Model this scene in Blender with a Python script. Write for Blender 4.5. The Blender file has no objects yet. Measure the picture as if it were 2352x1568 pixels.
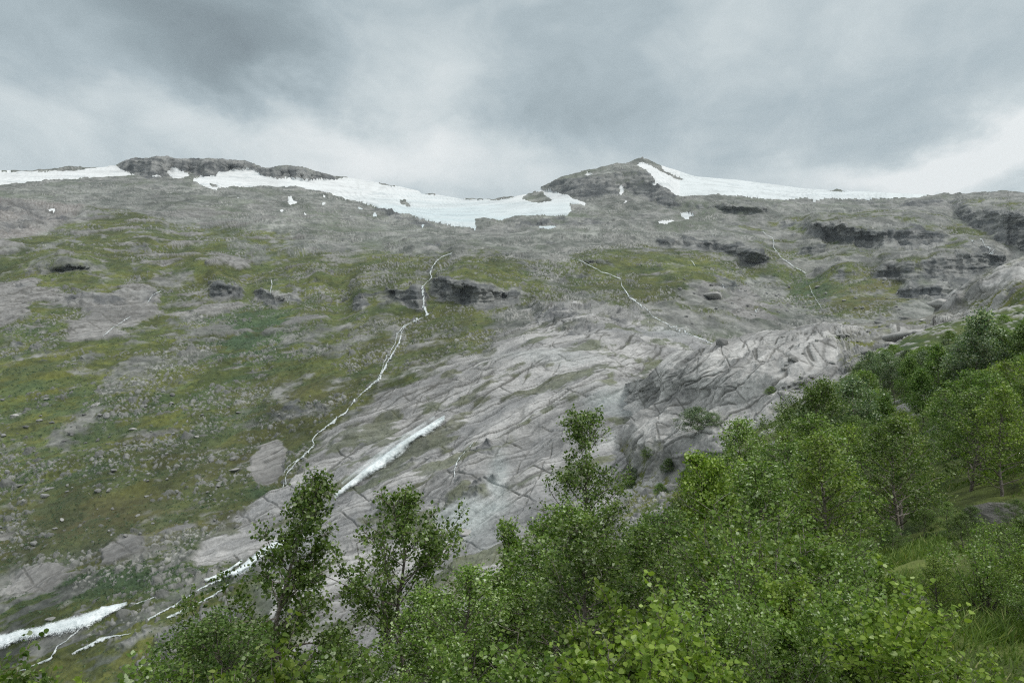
import bpy, math, random
import numpy as np
R = math.radians
scn = bpy.context.scene
C = scn.collection

# ------------------------------------------------------------------ camera
cam_d = bpy.data.cameras.new('camera'); cam = bpy.data.objects.new('camera', cam_d); C.objects.link(cam)
cam_d.sensor_width = 36; cam_d.lens = 24; cam_d.clip_start = 0.05; cam_d.clip_end = 30000
cam.location = (0, 0, 0); cam.rotation_euler = (R(90), 0, 0)
scn.camera = cam
scn.view_settings.view_transform = 'Standard'; scn.view_settings.look = 'None'
scn.view_settings.exposure = 0.18; scn.view_settings.gamma = 1
scn.cycles.max_bounces = 5; scn.cycles.diffuse_bounces = 3; scn.cycles.transmission_bounces = 3
scn.cycles.use_denoising = False; scn.cycles.pixel_filter_type = 'BLACKMAN_HARRIS'; scn.cycles.filter_width = 1.2; scn.cycles.transparent_max_bounces = 6; scn.cycles.volume_bounces = 0

# photograph survey units: 2352 x 1568 picture points, horizon row 784, focal 1568
F = 1568.0; CX = 1176.0; CY = 784.0
def dirv(x, y):
    v = np.array([(x-CX)/F, 1.0, (CY-y)/F]); return v/np.linalg.norm(v)

# ------------------------------------------------------------------ world: overcast sky
SUN_EL, SUN_ROT = 52, 118
w = bpy.data.worlds.new('World'); scn.world = w; w.use_nodes = True
nt = w.node_tree; nt.nodes.clear()
class NG:
    def __init__(s, nt): s.nt = nt
    def n(s, t, **k):
        nd = s.nt.nodes.new(t)
        for a, b in k.items():
            if a.startswith('i_'):
                nd.inputs[a[2:].replace('_', ' ')].default_value = b
            else: setattr(nd, a, b)
        return nd
    def l(s, a, b): s.nt.links.new(a, b)
    def put(s, sock, v):
        if isinstance(v, bpy.types.NodeSocket): s.l(v, sock)
        else: sock.default_value = v
    def math(s, op, a, b=None, c=None, clamp=False):
        nd = s.nt.nodes.new('ShaderNodeMath'); nd.operation = op; nd.use_clamp = clamp
        for i, v in enumerate((a, b, c)):
            if v is not None: s.put(nd.inputs[i], v)
        return nd.outputs[0]
    def vm(s, op, a, b=None):
        nd = s.nt.nodes.new('ShaderNodeVectorMath'); nd.operation = op
        s.put(nd.inputs[0], a)
        if b is not None: s.put(nd.inputs[1], b)
        return nd.outputs['Value'] if op in ('LENGTH', 'DISTANCE', 'DOT_PRODUCT') else nd.outputs[0]
    def noise(s, vec, scale, detail=6, rough=0.55, lac=2.0, dist=0.0, out=0):
        nd = s.nt.nodes.new('ShaderNodeTexNoise')
        if vec is not None: s.l(vec, nd.inputs['Vector'])
        nd.inputs['Scale'].default_value = scale; nd.inputs['Detail'].default_value = detail
        nd.inputs['Roughness'].default_value = rough; nd.inputs['Distortion'].default_value = dist
        return nd.outputs[out]
    def mapr(s, v, a, b, c=0.0, d=1.0, smooth=True):
        nd = s.nt.nodes.new('ShaderNodeMapRange')
        if smooth: nd.interpolation_type = 'SMOOTHSTEP'
        s.put(nd.inputs[0], v)
        for i, q in enumerate((a, b, c, d)): nd.inputs[i+1].default_value = q
        return nd.outputs[0]
    def ramp(s, v, stops):
        nd = s.nt.nodes.new('ShaderNodeValToRGB'); s.put(nd.inputs[0], v)
        e = nd.color_ramp.elements
        while len(e) < len(stops): e.new(0.5)
        for q, (p, c) in zip(e, stops): q.position = p; q.color = (*c, 1)
        return nd.outputs[0]
    def mix(s, f, a, b, mode='MIX'):
        nd = s.nt.nodes.new('ShaderNodeMix'); nd.data_type = 'RGBA'; nd.blend_type = mode
        s.put(nd.inputs[0], f)
        for i, v in ((6, a), (7, b)):
            if isinstance(v, bpy.types.NodeSocket): s.l(v, nd.inputs[i])
            else: nd.inputs[i].default_value = (*v, 1)
        return nd.outputs[2]
g = NG(nt)
tc = g.n('ShaderNodeTexCoord').outputs['Generated']
sep = g.n('ShaderNodeSeparateXYZ'); g.l(tc, sep.inputs[0])
# cloud-deck coordinates (a layer seen in perspective) and a warp for ragged edges
zz = g.math('ADD', g.math('MAXIMUM', sep.outputs[2], 0.0), 0.28)
comb = g.n('ShaderNodeCombineXYZ')
g.l(g.math('DIVIDE', sep.outputs[0], zz), comb.inputs[0]); g.l(g.math('DIVIDE', sep.outputs[1], zz), comb.inputs[1])
deck = g.vm('ADD', g.vm('MULTIPLY', comb.outputs[0], (0.12, 0.10, 0.0)), g.vm('MULTIPLY', tc, (2.6, 1.0, 4.2)))
wn = g.noise(deck, 1.3, 7, 0.58, out=1)
warp = g.vm('MULTIPLY', g.vm('SUBTRACT', wn, (0.5, 0.5, 0.5)), (0.30, 0.1, 0.26))
dw = g.vm('ADD', tc, warp)
BLOBS = [  # x, y, radius x, radius y, amount
 (400, 50, 300, 120, -0.30), (560, 170, 230, 100, -0.26), (760, 60, 260, 90, -0.05), (1180, 120, 330, 130, -0.07),
 (1330, 270, 260, 80, -0.14), (1500, 150, 420, 170, -0.07), (930, 210, 170, 120, 0.32), (800, 330, 260, 80, 0.24), (700, 250, 120, 60, .10),
 (1180, 360, 150, 60, 0.20), (40, 120, 170, 160, -0.04), (150, 320, 260, 50, 0.10), (2290, 375, 240, 60, 0.46), (2250, 250, 220, 110, 0.0),
 (2050, 400, 190, 40, 0.20), (2150, 130, 200, 80, -0.03), (1700, 330, 240, 60, -0.02), (620, 380, 200, 40, 0.08), (1900, 60, 250, 70, 0.05),
 (430, 250, 120, 60, -0.12), (2330, 30, 150, 60, 0.05),
]
acc = None
for (bx_, by_, rx, ry, am) in BLOBS:
    d0 = dirv(bx_, by_)
    dd = g.vm('MULTIPLY', g.vm('SUBTRACT', dw, tuple(d0)), (F/rx/1.15, 0.0, F/ry/1.15))
    v = g.math('MULTIPLY', g.mapr(g.vm('LENGTH', dd), 0.0, 1.7, 1.0, 0.0), am)
    acc = v if acc is None else g.math('ADD', acc, v)
nbig = g.noise(deck, 0.9, 8, 0.55)
nfine = g.noise(g.vm('ADD', deck, (4.1, 2.2, 0.7)), 3.6, 8, 0.6, dist=0.5)
val = g.math('ADD', g.math('ADD', acc, 0.63), g.math('MULTIPLY', g.math('SUBTRACT', nbig, 0.5), 0.42))
val = g.math('ADD', val, g.math('MULTIPLY', g.math('SUBTRACT', nfine, 0.5), 0.40))
col = g.ramp(val, [(0.0, (0.18, 0.22, 0.24)), (0.28, (0.275, 0.335, 0.36)), (0.5, (0.39, 0.46, 0.49)), (0.72, (0.56, 0.62, 0.635)), (1.0, (0.76, 0.79, 0.79))])
# the deck is brighter overhead, and there is dark land below the horizon
up = g.mapr(sep.outputs[2], 0.42, 0.95, 1.0, 2.5)
dn = g.mapr(sep.outputs[2], -0.12, 0.0, 0.22, 1.0)
col = g.mix(g.mapr(sep.outputs[2], 0.42, 0.9, 0.0, 0.85), col, (0.50, 0.50, 0.49))
sc = g.n('ShaderNodeVectorMath', operation='SCALE'); g.l(col, sc.inputs[0]); g.l(g.math('MULTIPLY', up, dn), sc.inputs['Scale'])
sky = g.n('ShaderNodeTexSky', sky_type='NISHITA', sun_disc=False, sun_elevation=R(SUN_EL), sun_rotation=R(SUN_ROT))
bg1 = g.n('ShaderNodeBackground', i_Strength=0.94); g.l(sc.outputs[0], bg1.inputs[0])
bg2 = g.n('ShaderNodeBackground', i_Strength=0.006); g.l(sky.outputs[0], bg2.inputs[0])
ad = g.n('ShaderNodeAddShader'); g.l(bg1.outputs[0], ad.inputs[0]); g.l(bg2.outputs[0], ad.inputs[1])
wo = g.n('ShaderNodeOutputWorld'); g.l(ad.outputs[0], wo.inputs[0])

sd = bpy.data.lights.new('sun', 'SUN'); sd.energy = 1.5; sd.angle = R(10); sd.color = (1, 0.97, 0.93)
so = bpy.data.objects.new('sun', sd); C.objects.link(so)
# Nishita rotation: sun azimuth measured from +Y towards +X
az, el = R(SUN_ROT), R(SUN_EL)
from mathutils import Vector
sv = Vector((math.sin(az)*math.cos(el), math.cos(az)*math.cos(el), math.sin(el)))
so.rotation_euler = (-sv).to_track_quat('-Z', 'Y').to_euler()

# ------------------------------------------------------------------ numpy noise
rng = np.random.default_rng(7)
TB = rng.random((64, 64, 64), dtype=np.float32)*2-1
def vn(x, y, z, lam=1.0, seed=0):
    x = x/lam+seed*17.13; y = y/lam+seed*5.77; z = z/lam+seed*11.31
    xf = np.floor(x); yf = np.floor(y); zf = np.floor(z)
    xi = xf.astype(np.int32) & 63; yi = yf.astype(np.int32) & 63; zi = zf.astype(np.int32) & 63
    fx = (x-xf).astype(np.float32); fy = (y-yf).astype(np.float32); fz = (z-zf).astype(np.float32)
    fx = fx*fx*(3-2*fx); fy = fy*fy*(3-2*fy); fz = fz*fz*(3-2*fz)
    x1 = (xi+1) & 63; y1 = (yi+1) & 63; z1 = (zi+1) & 63
    def lp(a, b, t): return a+(b-a)*t
    c0 = lp(lp(TB[xi, yi, zi], TB[x1, yi, zi], fx), lp(TB[xi, y1, zi], TB[x1, y1, zi], fx), fy)
    c1 = lp(lp(TB[xi, yi, z1], TB[x1, yi, z1], fx), lp(TB[xi, y1, z1], TB[x1, y1, z1], fx), fy)
    return lp(c0, c1, fz)
def ss(a, b, x):
    t = np.clip((x-a)/(b-a), 0, 1); return t*t*(3-2*t)
def fbm(P, lam, octs=5, gain=0.5, sp=None, seed=0):
    s = 0; a = 1.0
    for o in range(octs):
        l = lam/2**o
        wgt = a if sp is None else a*ss(1.2, 3.0, l/sp)
        s = s+vn(P[0], P[1], P[2], l, seed+o)*wgt; a *= gain
    return s
def ridg(P, lam, octs=4, gain=0.5, sp=None, seed=0):
    s = 0; a = 1.0
    for o in range(octs):
        l = lam/2**o
        wgt = a if sp is None else a*ss(1.0, 2.6, l/sp)
        s = s+(0.35-np.abs(vn(P[0], P[1], P[2], l, seed+o)))*2*wgt; a *= gain
    return s
TR = rng.random((256, 256, 4), dtype=np.float32)
def cells(x, y, cell, seed=0):
    """jittered points, each with a radius: returns (dome height 0..1 * radius, id tone) for scattered stones"""
    x = x/cell+seed*31.7; y = y/cell+seed*13.9
    xi = np.floor(x).astype(np.int32); yi = np.floor(y).astype(np.int32)
    best = np.full(x.shape, -1.0, np.float32); tone = np.zeros(x.shape, np.float32)
    for dx in (-1, 0, 1):
        for dy in (-1, 0, 1):
            cx = xi+dx; cy = yi+dy; t = TR[cx & 255, cy & 255]
            px = cx+0.15+0.7*t[..., 0]; py = cy+0.15+0.7*t[..., 1]; r = 0.16+0.42*t[..., 2]**2.2
            ax = x-px; ay = (y-py)
            th = t[..., 3]*6.28; c, s = np.cos(th), np.sin(th)
            u = (ax*c+ay*s)/(r*1.15); v = (-ax*s+ay*c)/(r*0.8)
            d = np.maximum(np.abs(u)*0.75+np.abs(v)*0.5, np.sqrt(u*u+v*v)*0.86)
            h = (1-d*d)*r
            m = h > best
            best = np.where(m, h, best); tone = np.where(m, t[..., 3], tone)
    return np.maximum(best, 0), tone

# ------------------------------------------------------------------ mesh helpers
def build(name, V, Fc, mat, parent=None, smooth=False, col=None, tone=None, coll=True):
    me = bpy.data.meshes.new(name)
    V = np.ascontiguousarray(V, np.float32); Fc = np.ascontiguousarray(Fc, np.int32)
    k = Fc.shape[1]; n = Fc.shape[0]
    me.vertices.add(len(V)); me.vertices.foreach_set('co', V.ravel())
    me.loops.add(n*k); me.loops.foreach_set('vertex_index', Fc.ravel())
    me.polygons.add(n); me.polygons.foreach_set('loop_start', np.arange(0, n*k, k, dtype=np.int32))
    if smooth: me.polygons.foreach_set('use_smooth', np.ones(n, bool))
    me.update(calc_edges=True)
    if col is not None:
        a = me.attributes.new('albedo', 'FLOAT_COLOR', 'POINT')
        a.data.foreach_set('color', np.concatenate([col, np.ones((len(col), 1))], 1).astype(np.float32).ravel())
    if tone is not None:
        a = me.attributes.new('tone', 'FLOAT', 'POINT'); a.data.foreach_set('value', tone.astype(np.float32))
    me.materials.append(mat)
    o = bpy.data.objects.new(name, me)
    if coll: C.objects.link(o)
    if parent is not None: o.parent = parent
    return o
def tag(o, label=None, cat=None, group=None, kind=None):
    if label: o['label'] = label
    if cat: o['category'] = cat
    if group: o['group'] = group
    if kind: o['kind'] = kind
    return o

# ------------------------------------------------------------------ materials
def mat_base(name):
    m = bpy.data.materials.new(name); m.use_nodes = True
    g = NG(m.node_tree); b = m.node_tree.nodes['Principled BSDF']; b.inputs['Roughness'].default_value = 0.9
    b.inputs['Specular IOR Level'].default_value = 0.25
    return m, g, b
def mat_terrain(name, s1=0.5, bump=0.35, con=0.5, det=6, bstr=0.6):
    m, g, b = mat_base(name)
    at = g.n('ShaderNodeAttribute', attribute_name='albedo').outputs['Color']
    p = g.n('ShaderNodeNewGeometry').outputs['Position']
    n1 = g.noise(p, s1, det, 0.65); n2 = g.noise(p, s1*0.13, 5, 0.6)
    f = g.math('ADD', g.mapr(n1, 0.3, 0.7, 1-con, 1+con, False), g.mapr(n2, 0.3, 0.7, -0.12, 0.12, False))
    sc = g.n('ShaderNodeVectorMath', operation='SCALE'); g.l(at, sc.inputs[0]); g.l(f, sc.inputs['Scale'])
    g.l(sc.outputs[0], b.inputs['Base Color'])
    bm = g.n('ShaderNodeBump', i_Strength=bstr, i_Distance=bump); g.l(n1, bm.inputs['Height']); g.l(bm.outputs[0], b.inputs['Normal'])
    return m
M_mtn = mat_terrain('mountain_ground', 0.16, 1.6, 0.30, 6, 0.6)
M_slab = mat_terrain('bare_gneiss', 0.45, 1.0, 0.30, 7, 0.8)
M_near = mat_terrain('hillside_ground', 2.2, 0.18, 0.5, 8, 0.8)
def mat_snow():
    m, g, b = mat_base('snow_ice')
    at = g.n('ShaderNodeAttribute', attribute_name='albedo').outputs['Color']
    p = g.n('ShaderNodeNewGeometry').outputs['Position']
    mp = g.vm('MULTIPLY', p, (0.8, 0.8, 1.0))
    n = g.noise(mp, 0.02, 7, 0.65)
    f = g.mapr(n, 0.3, 0.72, 0.92, 1.04, False)
    sc = g.n('ShaderNodeVectorMath', operation='SCALE'); g.l(at, sc.inputs[0]); g.l(f, sc.inputs['Scale'])
    g.l(sc.outputs[0], b.inputs['Base Color'])
    bm = g.n('ShaderNodeBump', i_Strength=0.35, i_Distance=4.0); g.l(n, bm.inputs['Height']); g.l(bm.outputs[0], b.inputs['Normal'])
    return m
M_snow = mat_snow()
def mat_water(name, a0, a1, amax, nsc, kf=2.2):
    m, g, b = mat_base(name); b.inputs['Roughness'].default_value = 0.5
    p = g.n('ShaderNodeNewGeometry').outputs['Position']
    n = g.noise(p, nsc, 7, 0.7); n2 = g.noise(p, 0.06, 3, 0.5)
    c = g.ramp(g.math('ADD', g.math('MULTIPLY', n, 0.8), g.math('MULTIPLY', n2, 0.2)), [(0.34, (0.40, 0.46, 0.47)), (0.48, (0.62, 0.68, 0.69)), (0.62, (0.82, 0.85, 0.85))])
    g.l(c, b.inputs['Base Color'])
    ed = g.n('ShaderNodeAttribute', attribute_name='tone').outputs['Fac']
    al = g.mapr(g.math('ADD', g.math('ADD', ed, g.math('MULTIPLY', g.math('SUBTRACT', n2, 0.55), 0.9)), g.math('MULTIPLY', g.math('SUBTRACT', n, 0.5), kf)), a0, a1, 0.0, amax)
    g.l(al, b.inputs['Alpha'])
    return m
M_water = mat_water('white_water', 0.15, 0.75, 0.85, 0.5)
M_fall = mat_water('falling_water', 0.0, 0.7, 1.0, 0.25, 1.2)
M_river = mat_water('river_water', 0.05, 0.6, 1.0, 0.9, 1.5)
M_spray = mat_water('spray', 0.1, 1.3, 0.45, 0.08)
def mat_rock(name, c0, c1, c2, sc_=1.0, obj=True):
    m, g, b = mat_base(name)
    tcn = g.n('ShaderNodeTexCoord').outputs['Object']
    oi = g.n('ShaderNodeObjectInfo').outputs['Random']
    n = g.noise(tcn, 2.2*sc_, 8, 0.68, dist=0.4); n2 = g.noise(g.vm('MULTIPLY', tcn, (1, 1, 3)), 6*sc_, 6, 0.7)
    c = g.ramp(g.math('ADD', g.math('MULTIPLY', n, 0.6), g.math('MULTIPLY', n2, 0.4)), [(0.33, c0), (0.5, c1), (0.64, c2)])
    s = g.n('ShaderNodeVectorMath', operation='SCALE'); g.l(c, s.inputs[0]); g.l(g.mapr(oi, 0, 1, 0.7, 1.2, False), s.inputs['Scale'])
    g.l(s.outputs[0], b.inputs['Base Color'])
    bm = g.n('ShaderNodeBump', i_Strength=0.7, i_Distance=0.12/sc_); g.l(n2, bm.inputs['Height']); g.l(bm.outputs[0], b.inputs['Normal'])
    return m
M_boulder = mat_rock('lichened_boulder', (0.13, 0.135, 0.13), (0.235, 0.235, 0.225), (0.33, 0.33, 0.315))
M_pale = mat_rock('pale_boulder', (0.22, 0.22, 0.21), (0.34, 0.335, 0.32), (0.46, 0.45, 0.43))
M_mossrock = mat_rock('mossy_rock', (0.07, 0.09, 0.035), (0.19, 0.185, 0.17), (0.34, 0.33, 0.31), 1.5)
def mat_leaf(name, stops, tr=0.35, rough=0.55):
    m, g, b = mat_base(name); b.inputs['Roughness'].default_value = rough
    b.inputs['Specular IOR Level'].default_value = 0.25
    at = g.n('ShaderNodeAttribute', attribute_name='tone').outputs['Fac']
    oi = g.n('ShaderNodeObjectInfo').outputs['Random']
    c = g.ramp(at, stops)
    s = g.n('ShaderNodeVectorMath', operation='SCALE'); g.l(c, s.inputs[0]); g.l(g.mapr(oi, 0, 1, 0.62, 1.28, False), s.inputs['Scale'])
    g.l(s.outputs[0], b.inputs['Base Color'])
    t = g.n('ShaderNodeBsdfTranslucent'); g.l(g.vm('MULTIPLY', s.outputs[0], (1.15, 1.25, 0.55)), t.inputs['Color'])
    mx = g.n('ShaderNodeMixShader', i_Fac=tr); g.l(b.outputs[0], mx.inputs[1]); g.l(t.outputs[0], mx.inputs[2])
    g.l(mx.outputs[0], m.node_tree.nodes['Material Output'].inputs['Surface'])
    return m
M_leaf = mat_leaf('birch_leaf', [(0.0, (0.06, 0.12, 0.02)), (0.4, (0.135, 0.225, 0.042)), (0.80, (0.24, 0.34, 0.08)), (0.90, (0.40, 0.49, 0.25)), (1.0, (0.52, 0.60, 0.40))])
M_leafy = mat_leaf('young_birch_leaf', [(0.0, (0.075, 0.14, 0.02)), (0.4, (0.155, 0.235, 0.034)), (0.82, (0.26, 0.34, 0.065)), (1.0, (0.42, 0.50, 0.24))])
M_leafp = mat_leaf('willow_leaf', [(0.0, (0.06, 0.11, 0.05)), (0.5, (0.11, 0.17, 0.08)), (0.75, (0.22, 0.28, 0.17)), (1.0, (0.42, 0.47, 0.36))])
M_leafd = mat_leaf('dark_birch_leaf', [(0.0, (0.045, 0.095, 0.02)), (0.4, (0.10, 0.175, 0.038)), (0.85, (0.18, 0.27, 0.07)), (1.0, (0.38, 0.46, 0.26))])
M_bark = mat_rock('birch_bark', (0.07, 0.06, 0.05), (0.21, 0.18, 0.155), (0.46, 0.43, 0.40), 5.0)
M_grass = mat_leaf('grass_blade', [(0.0, (0.06, 0.11, 0.02)), (0.6, (0.13, 0.20, 0.04)), (0.9, (0.2, 0.25, 0.06)), (1.0, (0.34, 0.34, 0.15))], 0.3, 0.6)

# ------------------------------------------------------------------ survey masks
RS = 4                                                     # raster step
RX0, RX1, RY0, RY1 = -200, 2560, 300, 1700
rx = np.arange(RX0, RX1, RS); ry = np.arange(RY0, RY1, RS)
GX, GY = np.meshgrid(rx, ry)
def inpoly(P, X=None, Y=None):
    X = GX if X is None else X; Y = GY if Y is None else Y
    ins = np.zeros(X.shape, bool); n = len(P)
    for i in range(n):
        x1, y1 = P[i]; x2, y2 = P[(i+1) % n]
        if y1 == y2: continue
        c = ((y1 > Y) != (y2 > Y)) & (X < (x2-x1)*(Y-y1)/(y2-y1)+x1)
        ins ^= c
    return ins
def blur(A, r):
    if r <= 0: return A
    k = np.exp(-0.5*(np.arange(-3*r, 3*r+1)/r)**2) if r >= 1 else np.array([0.2, 0.6, 0.2]); k /= k.sum()
    h = len(k)//2
    B = np.pad(A, ((h, h), (0, 0)), 'edge'); B = sum(k[i]*B[i:i+A.shape[0]] for i in range(len(k)))
    B = np.pad(B, ((0, 0), (h, h)), 'edge'); return sum(k[i]*B[:, i:i+A.shape[1]] for i in range(len(k)))
def bil(A, x, y):
    u = np.clip((x-RX0)/RS, 0, A.shape[1]-1.001); v = np.clip((y-RY0)/RS, 0, A.shape[0]-1.001)
    i = u.astype(int); j = v.astype(int); fu = u-i; fv = v-j
    return (A[j, i]*(1-fu)+A[j, i+1]*fu)*(1-fv)+(A[j+1, i]*(1-fu)+A[j+1, i+1]*fu)*fv
def pmask(polys, r=1):
    m = np.zeros(GX.shape)
    for P in polys: m = np.maximum(m, inpoly(P).astype(float))
    return blur(m, r)
def blobs(L, base=0.0):
    """soft ellipses (x, y, rx, ry, value) blended over a base value"""
    A = np.full(GX.shape, float(base))
    for x, y, a, b, v in L:
        wt = np.exp(-(((GX-x)/a)**2+((GY-y)/b)**2)**1.5); A = A*(1-wt)+v*wt
    return A
def tables(T):
    """columns of (row, distance) -> log distance raster"""
    xs = sorted(T); cols = []
    for x in xs:
        a = sorted(T[x]); yy = np.array([q[0] for q in a], float); ll = np.log([q[1] for q in a])
        v = np.interp(ry, yy, ll)
        s0 = (ll[1]-ll[0])/(yy[1]-yy[0]); s1 = (ll[-1]-ll[-2])/(yy[-1]-yy[-2])
        v = np.where(ry < yy[0], ll[0]+(ry-yy[0])*s0, v); v = np.where(ry > yy[-1], ll[-1]+(ry-yy[-1])*s1*0.7, v)
        cols.append(v)
    cols = np.array(cols); out = np.empty(GX.shape)
    for j in range(len(ry)): out[j] = np.interp(rx, xs, cols[:, j])
    return blur(out, 9)
LYA = tables({
 -200: [(1600, 430), (1470, 480), (1300, 570), (1000, 770), (784, 960), (600, 1250), (520, 1500), (440, 2050), (385, 2650)],
 0:    [(1600, 430), (1470, 480), (1300, 570), (1000, 770), (784, 970), (600, 1280), (520, 1550), (440, 2150), (385, 2750)],
 600:  [(1568, 350), (1300, 500), (1100, 640), (1000, 740), (784, 1020), (600, 1450), (540, 1750), (450, 2450), (385, 3000)],
 1000: [(1568, 320), (1400, 380), (1200, 480), (1000, 620), (800, 880), (700, 1080), (600, 1450), (550, 1800), (525, 2150), (460, 2800), (440, 3100)],
 1400: [(1568, 260), (1300, 340), (1100, 430), (1000, 490), (900, 570), (800, 710), (740, 860), (700, 1100), (600, 1550), (520, 2050), (460, 2400), (366, 2800)],
 1800: [(1568, 230), (1200, 400), (1000, 600), (900, 780), (800, 1050), (740, 1250), (600, 1650), (520, 2050), (460, 2600), (420, 3100)],
 2200: [(1568, 230), (1200, 420), (1000, 640), (800, 1000), (700, 1250), (600, 1500), (500, 2000), (445, 2500)],
 2550: [(1568, 230), (1200, 420), (1000, 640), (800, 950), (700, 1150), (600, 1400), (500, 1850), (440, 2400)]})
LYB = tables({
 1380: [(1300, 400), (1100, 520), (1000, 600), (900, 720), (800, 900)],
 1500: [(1300, 300), (1100, 400), (1000, 450), (900, 505), (800, 600)],
 1650: [(1300, 230), (1100, 330), (1000, 385), (900, 425), (800, 470), (780, 490)],
 1900: [(1300, 140), (1100, 215), (1000, 270), (900, 320), (800, 400), (740, 500)],
 2150: [(1300, 120), (1000, 190), (900, 235), (800, 310), (725, 430), (680, 470)],
 2352: [(1300, 110), (900, 190), (800, 235), (700, 310), (600, 400)],
 2550: [(1300, 110), (900, 180), (800, 225), (700, 290), (600, 370)]})

for j_, yy_ in enumerate(ry):
    sh = 22*math.sin(yy_/31)+26*math.sin(yy_/67+1)+(min(yy_, 1150)-900)*.22*(yy_ > 900); LYB[j_] = np.interp(rx+sh, rx, LYB[j_])
CLIFFS = [  # (x, top row, bottom row) along the band, strength
 ([(262, 379, 382), (290, 364, 398), (320, 358, 405), (360, 356, 410), (390, 362, 400), (430, 366, 396), (480, 366, 410), (530, 372, 396), (575, 377, 394), (598, 384, 386)], 1.0),
 ([(578, 398, 400), (600, 391, 408), (655, 385, 413), (700, 392, 417), (760, 402, 415), (800, 409, 411)], 1.0),
 ([(1238, 436, 442), (1262, 420, 442), (1300, 414, 455), (1340, 410, 458), (1385, 408, 445), (1440, 398, 440), (1480, 402, 455), (1520, 418, 468), (1560, 448, 474)], 0.75),
 ([(980, 640, 660), (1020, 641, 690), (1056, 646, 694), (1083, 652, 703), (1134, 667, 696), (1180, 675, 690), (1205, 680, 683)], 1.0),
 ([(1205, 692, 700), (1240, 693, 748), (1300, 698, 765), (1360, 702, 765), (1420, 705, 745), (1465, 712, 720)], 0.55),
 ([(470, 660, 664), (490, 653, 682), (515, 652, 686), (545, 658, 680), (565, 662, 668)], 1.0),
 ([(572, 660, 664), (600, 664, 688), (625, 672, 697), (655, 674, 692), (680, 664, 684), (690, 662, 666)], 1.0),
 ([(895, 668, 672), (920, 663, 692), (960, 665, 715), (975, 670, 718), (985, 690, 700)], 0.7),
 ([(800, 680, 685), (815, 670, 705), (835, 665, 712), (848, 675, 690)], 0.7),
 ([(1835, 520, 524), (1880, 517, 545), (1932, 519, 560), (1999, 527, 566), (2060, 530, 569), (2100, 525, 568), (2140, 530, 562), (2190, 542, 545)], 1.0),
 ([(2185, 484, 490), (2230, 480, 520), (2284, 484, 546), (2352, 492, 580), (2480, 495, 610)], 0.9),
 ([(1490, 550, 554), (1530, 552, 562), (1562, 556, 566), (1636, 551, 574), (1690, 562, 590), (1730, 578, 608), (1772, 595, 600)], 1.0),
 ([(1998, 628, 634), (2032, 608, 644), (2083, 603, 648), (2133, 594, 638), (2200, 582, 634), (2268, 580, 622), (2322, 598, 603)], 0.9),
 ([(2050, 664, 668), (2083, 658, 686), (2116, 655, 690), (2150, 655, 690), (2197, 660, 668)], 0.9),
 ([(1820, 575, 580), (1850, 565, 588), (1885, 560, 585), (1900, 560, 565)], 0.7),
 ([(130, 690, 700), (200, 680, 722), (280, 664, 700), (340, 655, 690), (372, 660, 668)], 0.35),
 ([(2180, 560, 565), (2240, 552, 575), (2300, 575, 600), (2330, 590, 600)], 0.6),
 ([(-200, 465, 540), (0, 468, 545), (60, 470, 530), (150, 478, 505), (235, 478, 484)], 0.35),
]
lr = random.Random(44)
for _ in range(26):
    lx = lr.uniform(-60, 2300); ly = lr.uniform(455, 730) if lx > 1250 else lr.uniform(540, 860)
    if 1150 < lx < 1700 and ly > 690: continue
    wl_ = lr.uniform(35, 120); tk_ = lr.uniform(4, 12); sl_ = lr.uniform(-.12, .06)
    CLIFFS.append(([(lx, ly, ly+1), (lx+wl_*.3, ly+sl_*wl_*.3-2, ly+sl_*wl_*.3+tk_*.8), (lx+wl_*.65, ly+sl_*wl_*.65-1, ly+sl_*wl_*.65+tk_), (lx+wl_, ly+sl_*wl_, ly+sl_*wl_+1)], lr.uniform(.45, .85)))
for Lc in ([(1700, 500, 503), (1800, 505, 514), (1880, 512, 520), (1960, 516, 520)], [(1880, 570, 573), (1960, 575, 588), (2040, 585, 597), (2090, 590, 594)], [(1500, 470, 473), (1600, 462, 480), (1700, 470, 486), (1780, 480, 484)], [(1930, 462, 465), (2020, 462, 476), (2130, 462, 480), (2230, 470, 476)], [(1180, 510, 513), (1260, 505, 522), (1340, 500, 520), (1430, 510, 516)], [(780, 455, 458), (860, 472, 484), (960, 500, 513), (1050, 518, 524)]):
    CLIFFS.append((Lc, .6))
dY = blur(-(np.gradient(LYA, axis=0)/RS), 3)               # log distance gained per row climbed
cliff_m = np.zeros(GX.shape); cliff_d = np.zeros(GX.shape)
for L, k in CLIFFS:
    xs = [q[0] for q in L]
    t = np.interp(rx, xs, [q[1] for q in L]); b = np.interp(rx, xs, [q[2] for q in L])
    t = t+2.0*np.sin(rx*0.11)+1.6*np.sin(rx*0.31+1); b = b+2.2*np.sin(rx*0.09+2)+1.5*np.sin(rx*0.27)
    ok = (rx > xs[0]) & (rx < xs[-1]); th = np.where(ok, np.maximum(b-t, 0), 0)*ss(0, 22, rx-xs[0])*ss(0, 22, xs[-1]-rx)
    th0 = np.convolve(th, np.ones(7)/7, 'same')
    tt = np.tile(t, (len(ry), 1)); bb = np.tile(b, (len(ry), 1)); hh = np.tile(th, (len(ry), 1)); h0 = np.tile(th0, (len(ry), 1))
    frac = np.clip((bb-GY)/np.maximum(bb-tt, 1), 0, 1)
    dec = np.where(GY < tt, np.exp(-(tt-GY)/30.0), 1)
    cliff_d -= k*0.92*dY*h0*frac*dec
    cliff_m = np.maximum(cliff_m, k*((GY > tt-2) & (GY < bb+1) & (hh > 3)))
cliff_d = blur(cliff_d, 0.8); cliff_s = blur(cliff_m, 1.6)
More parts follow.
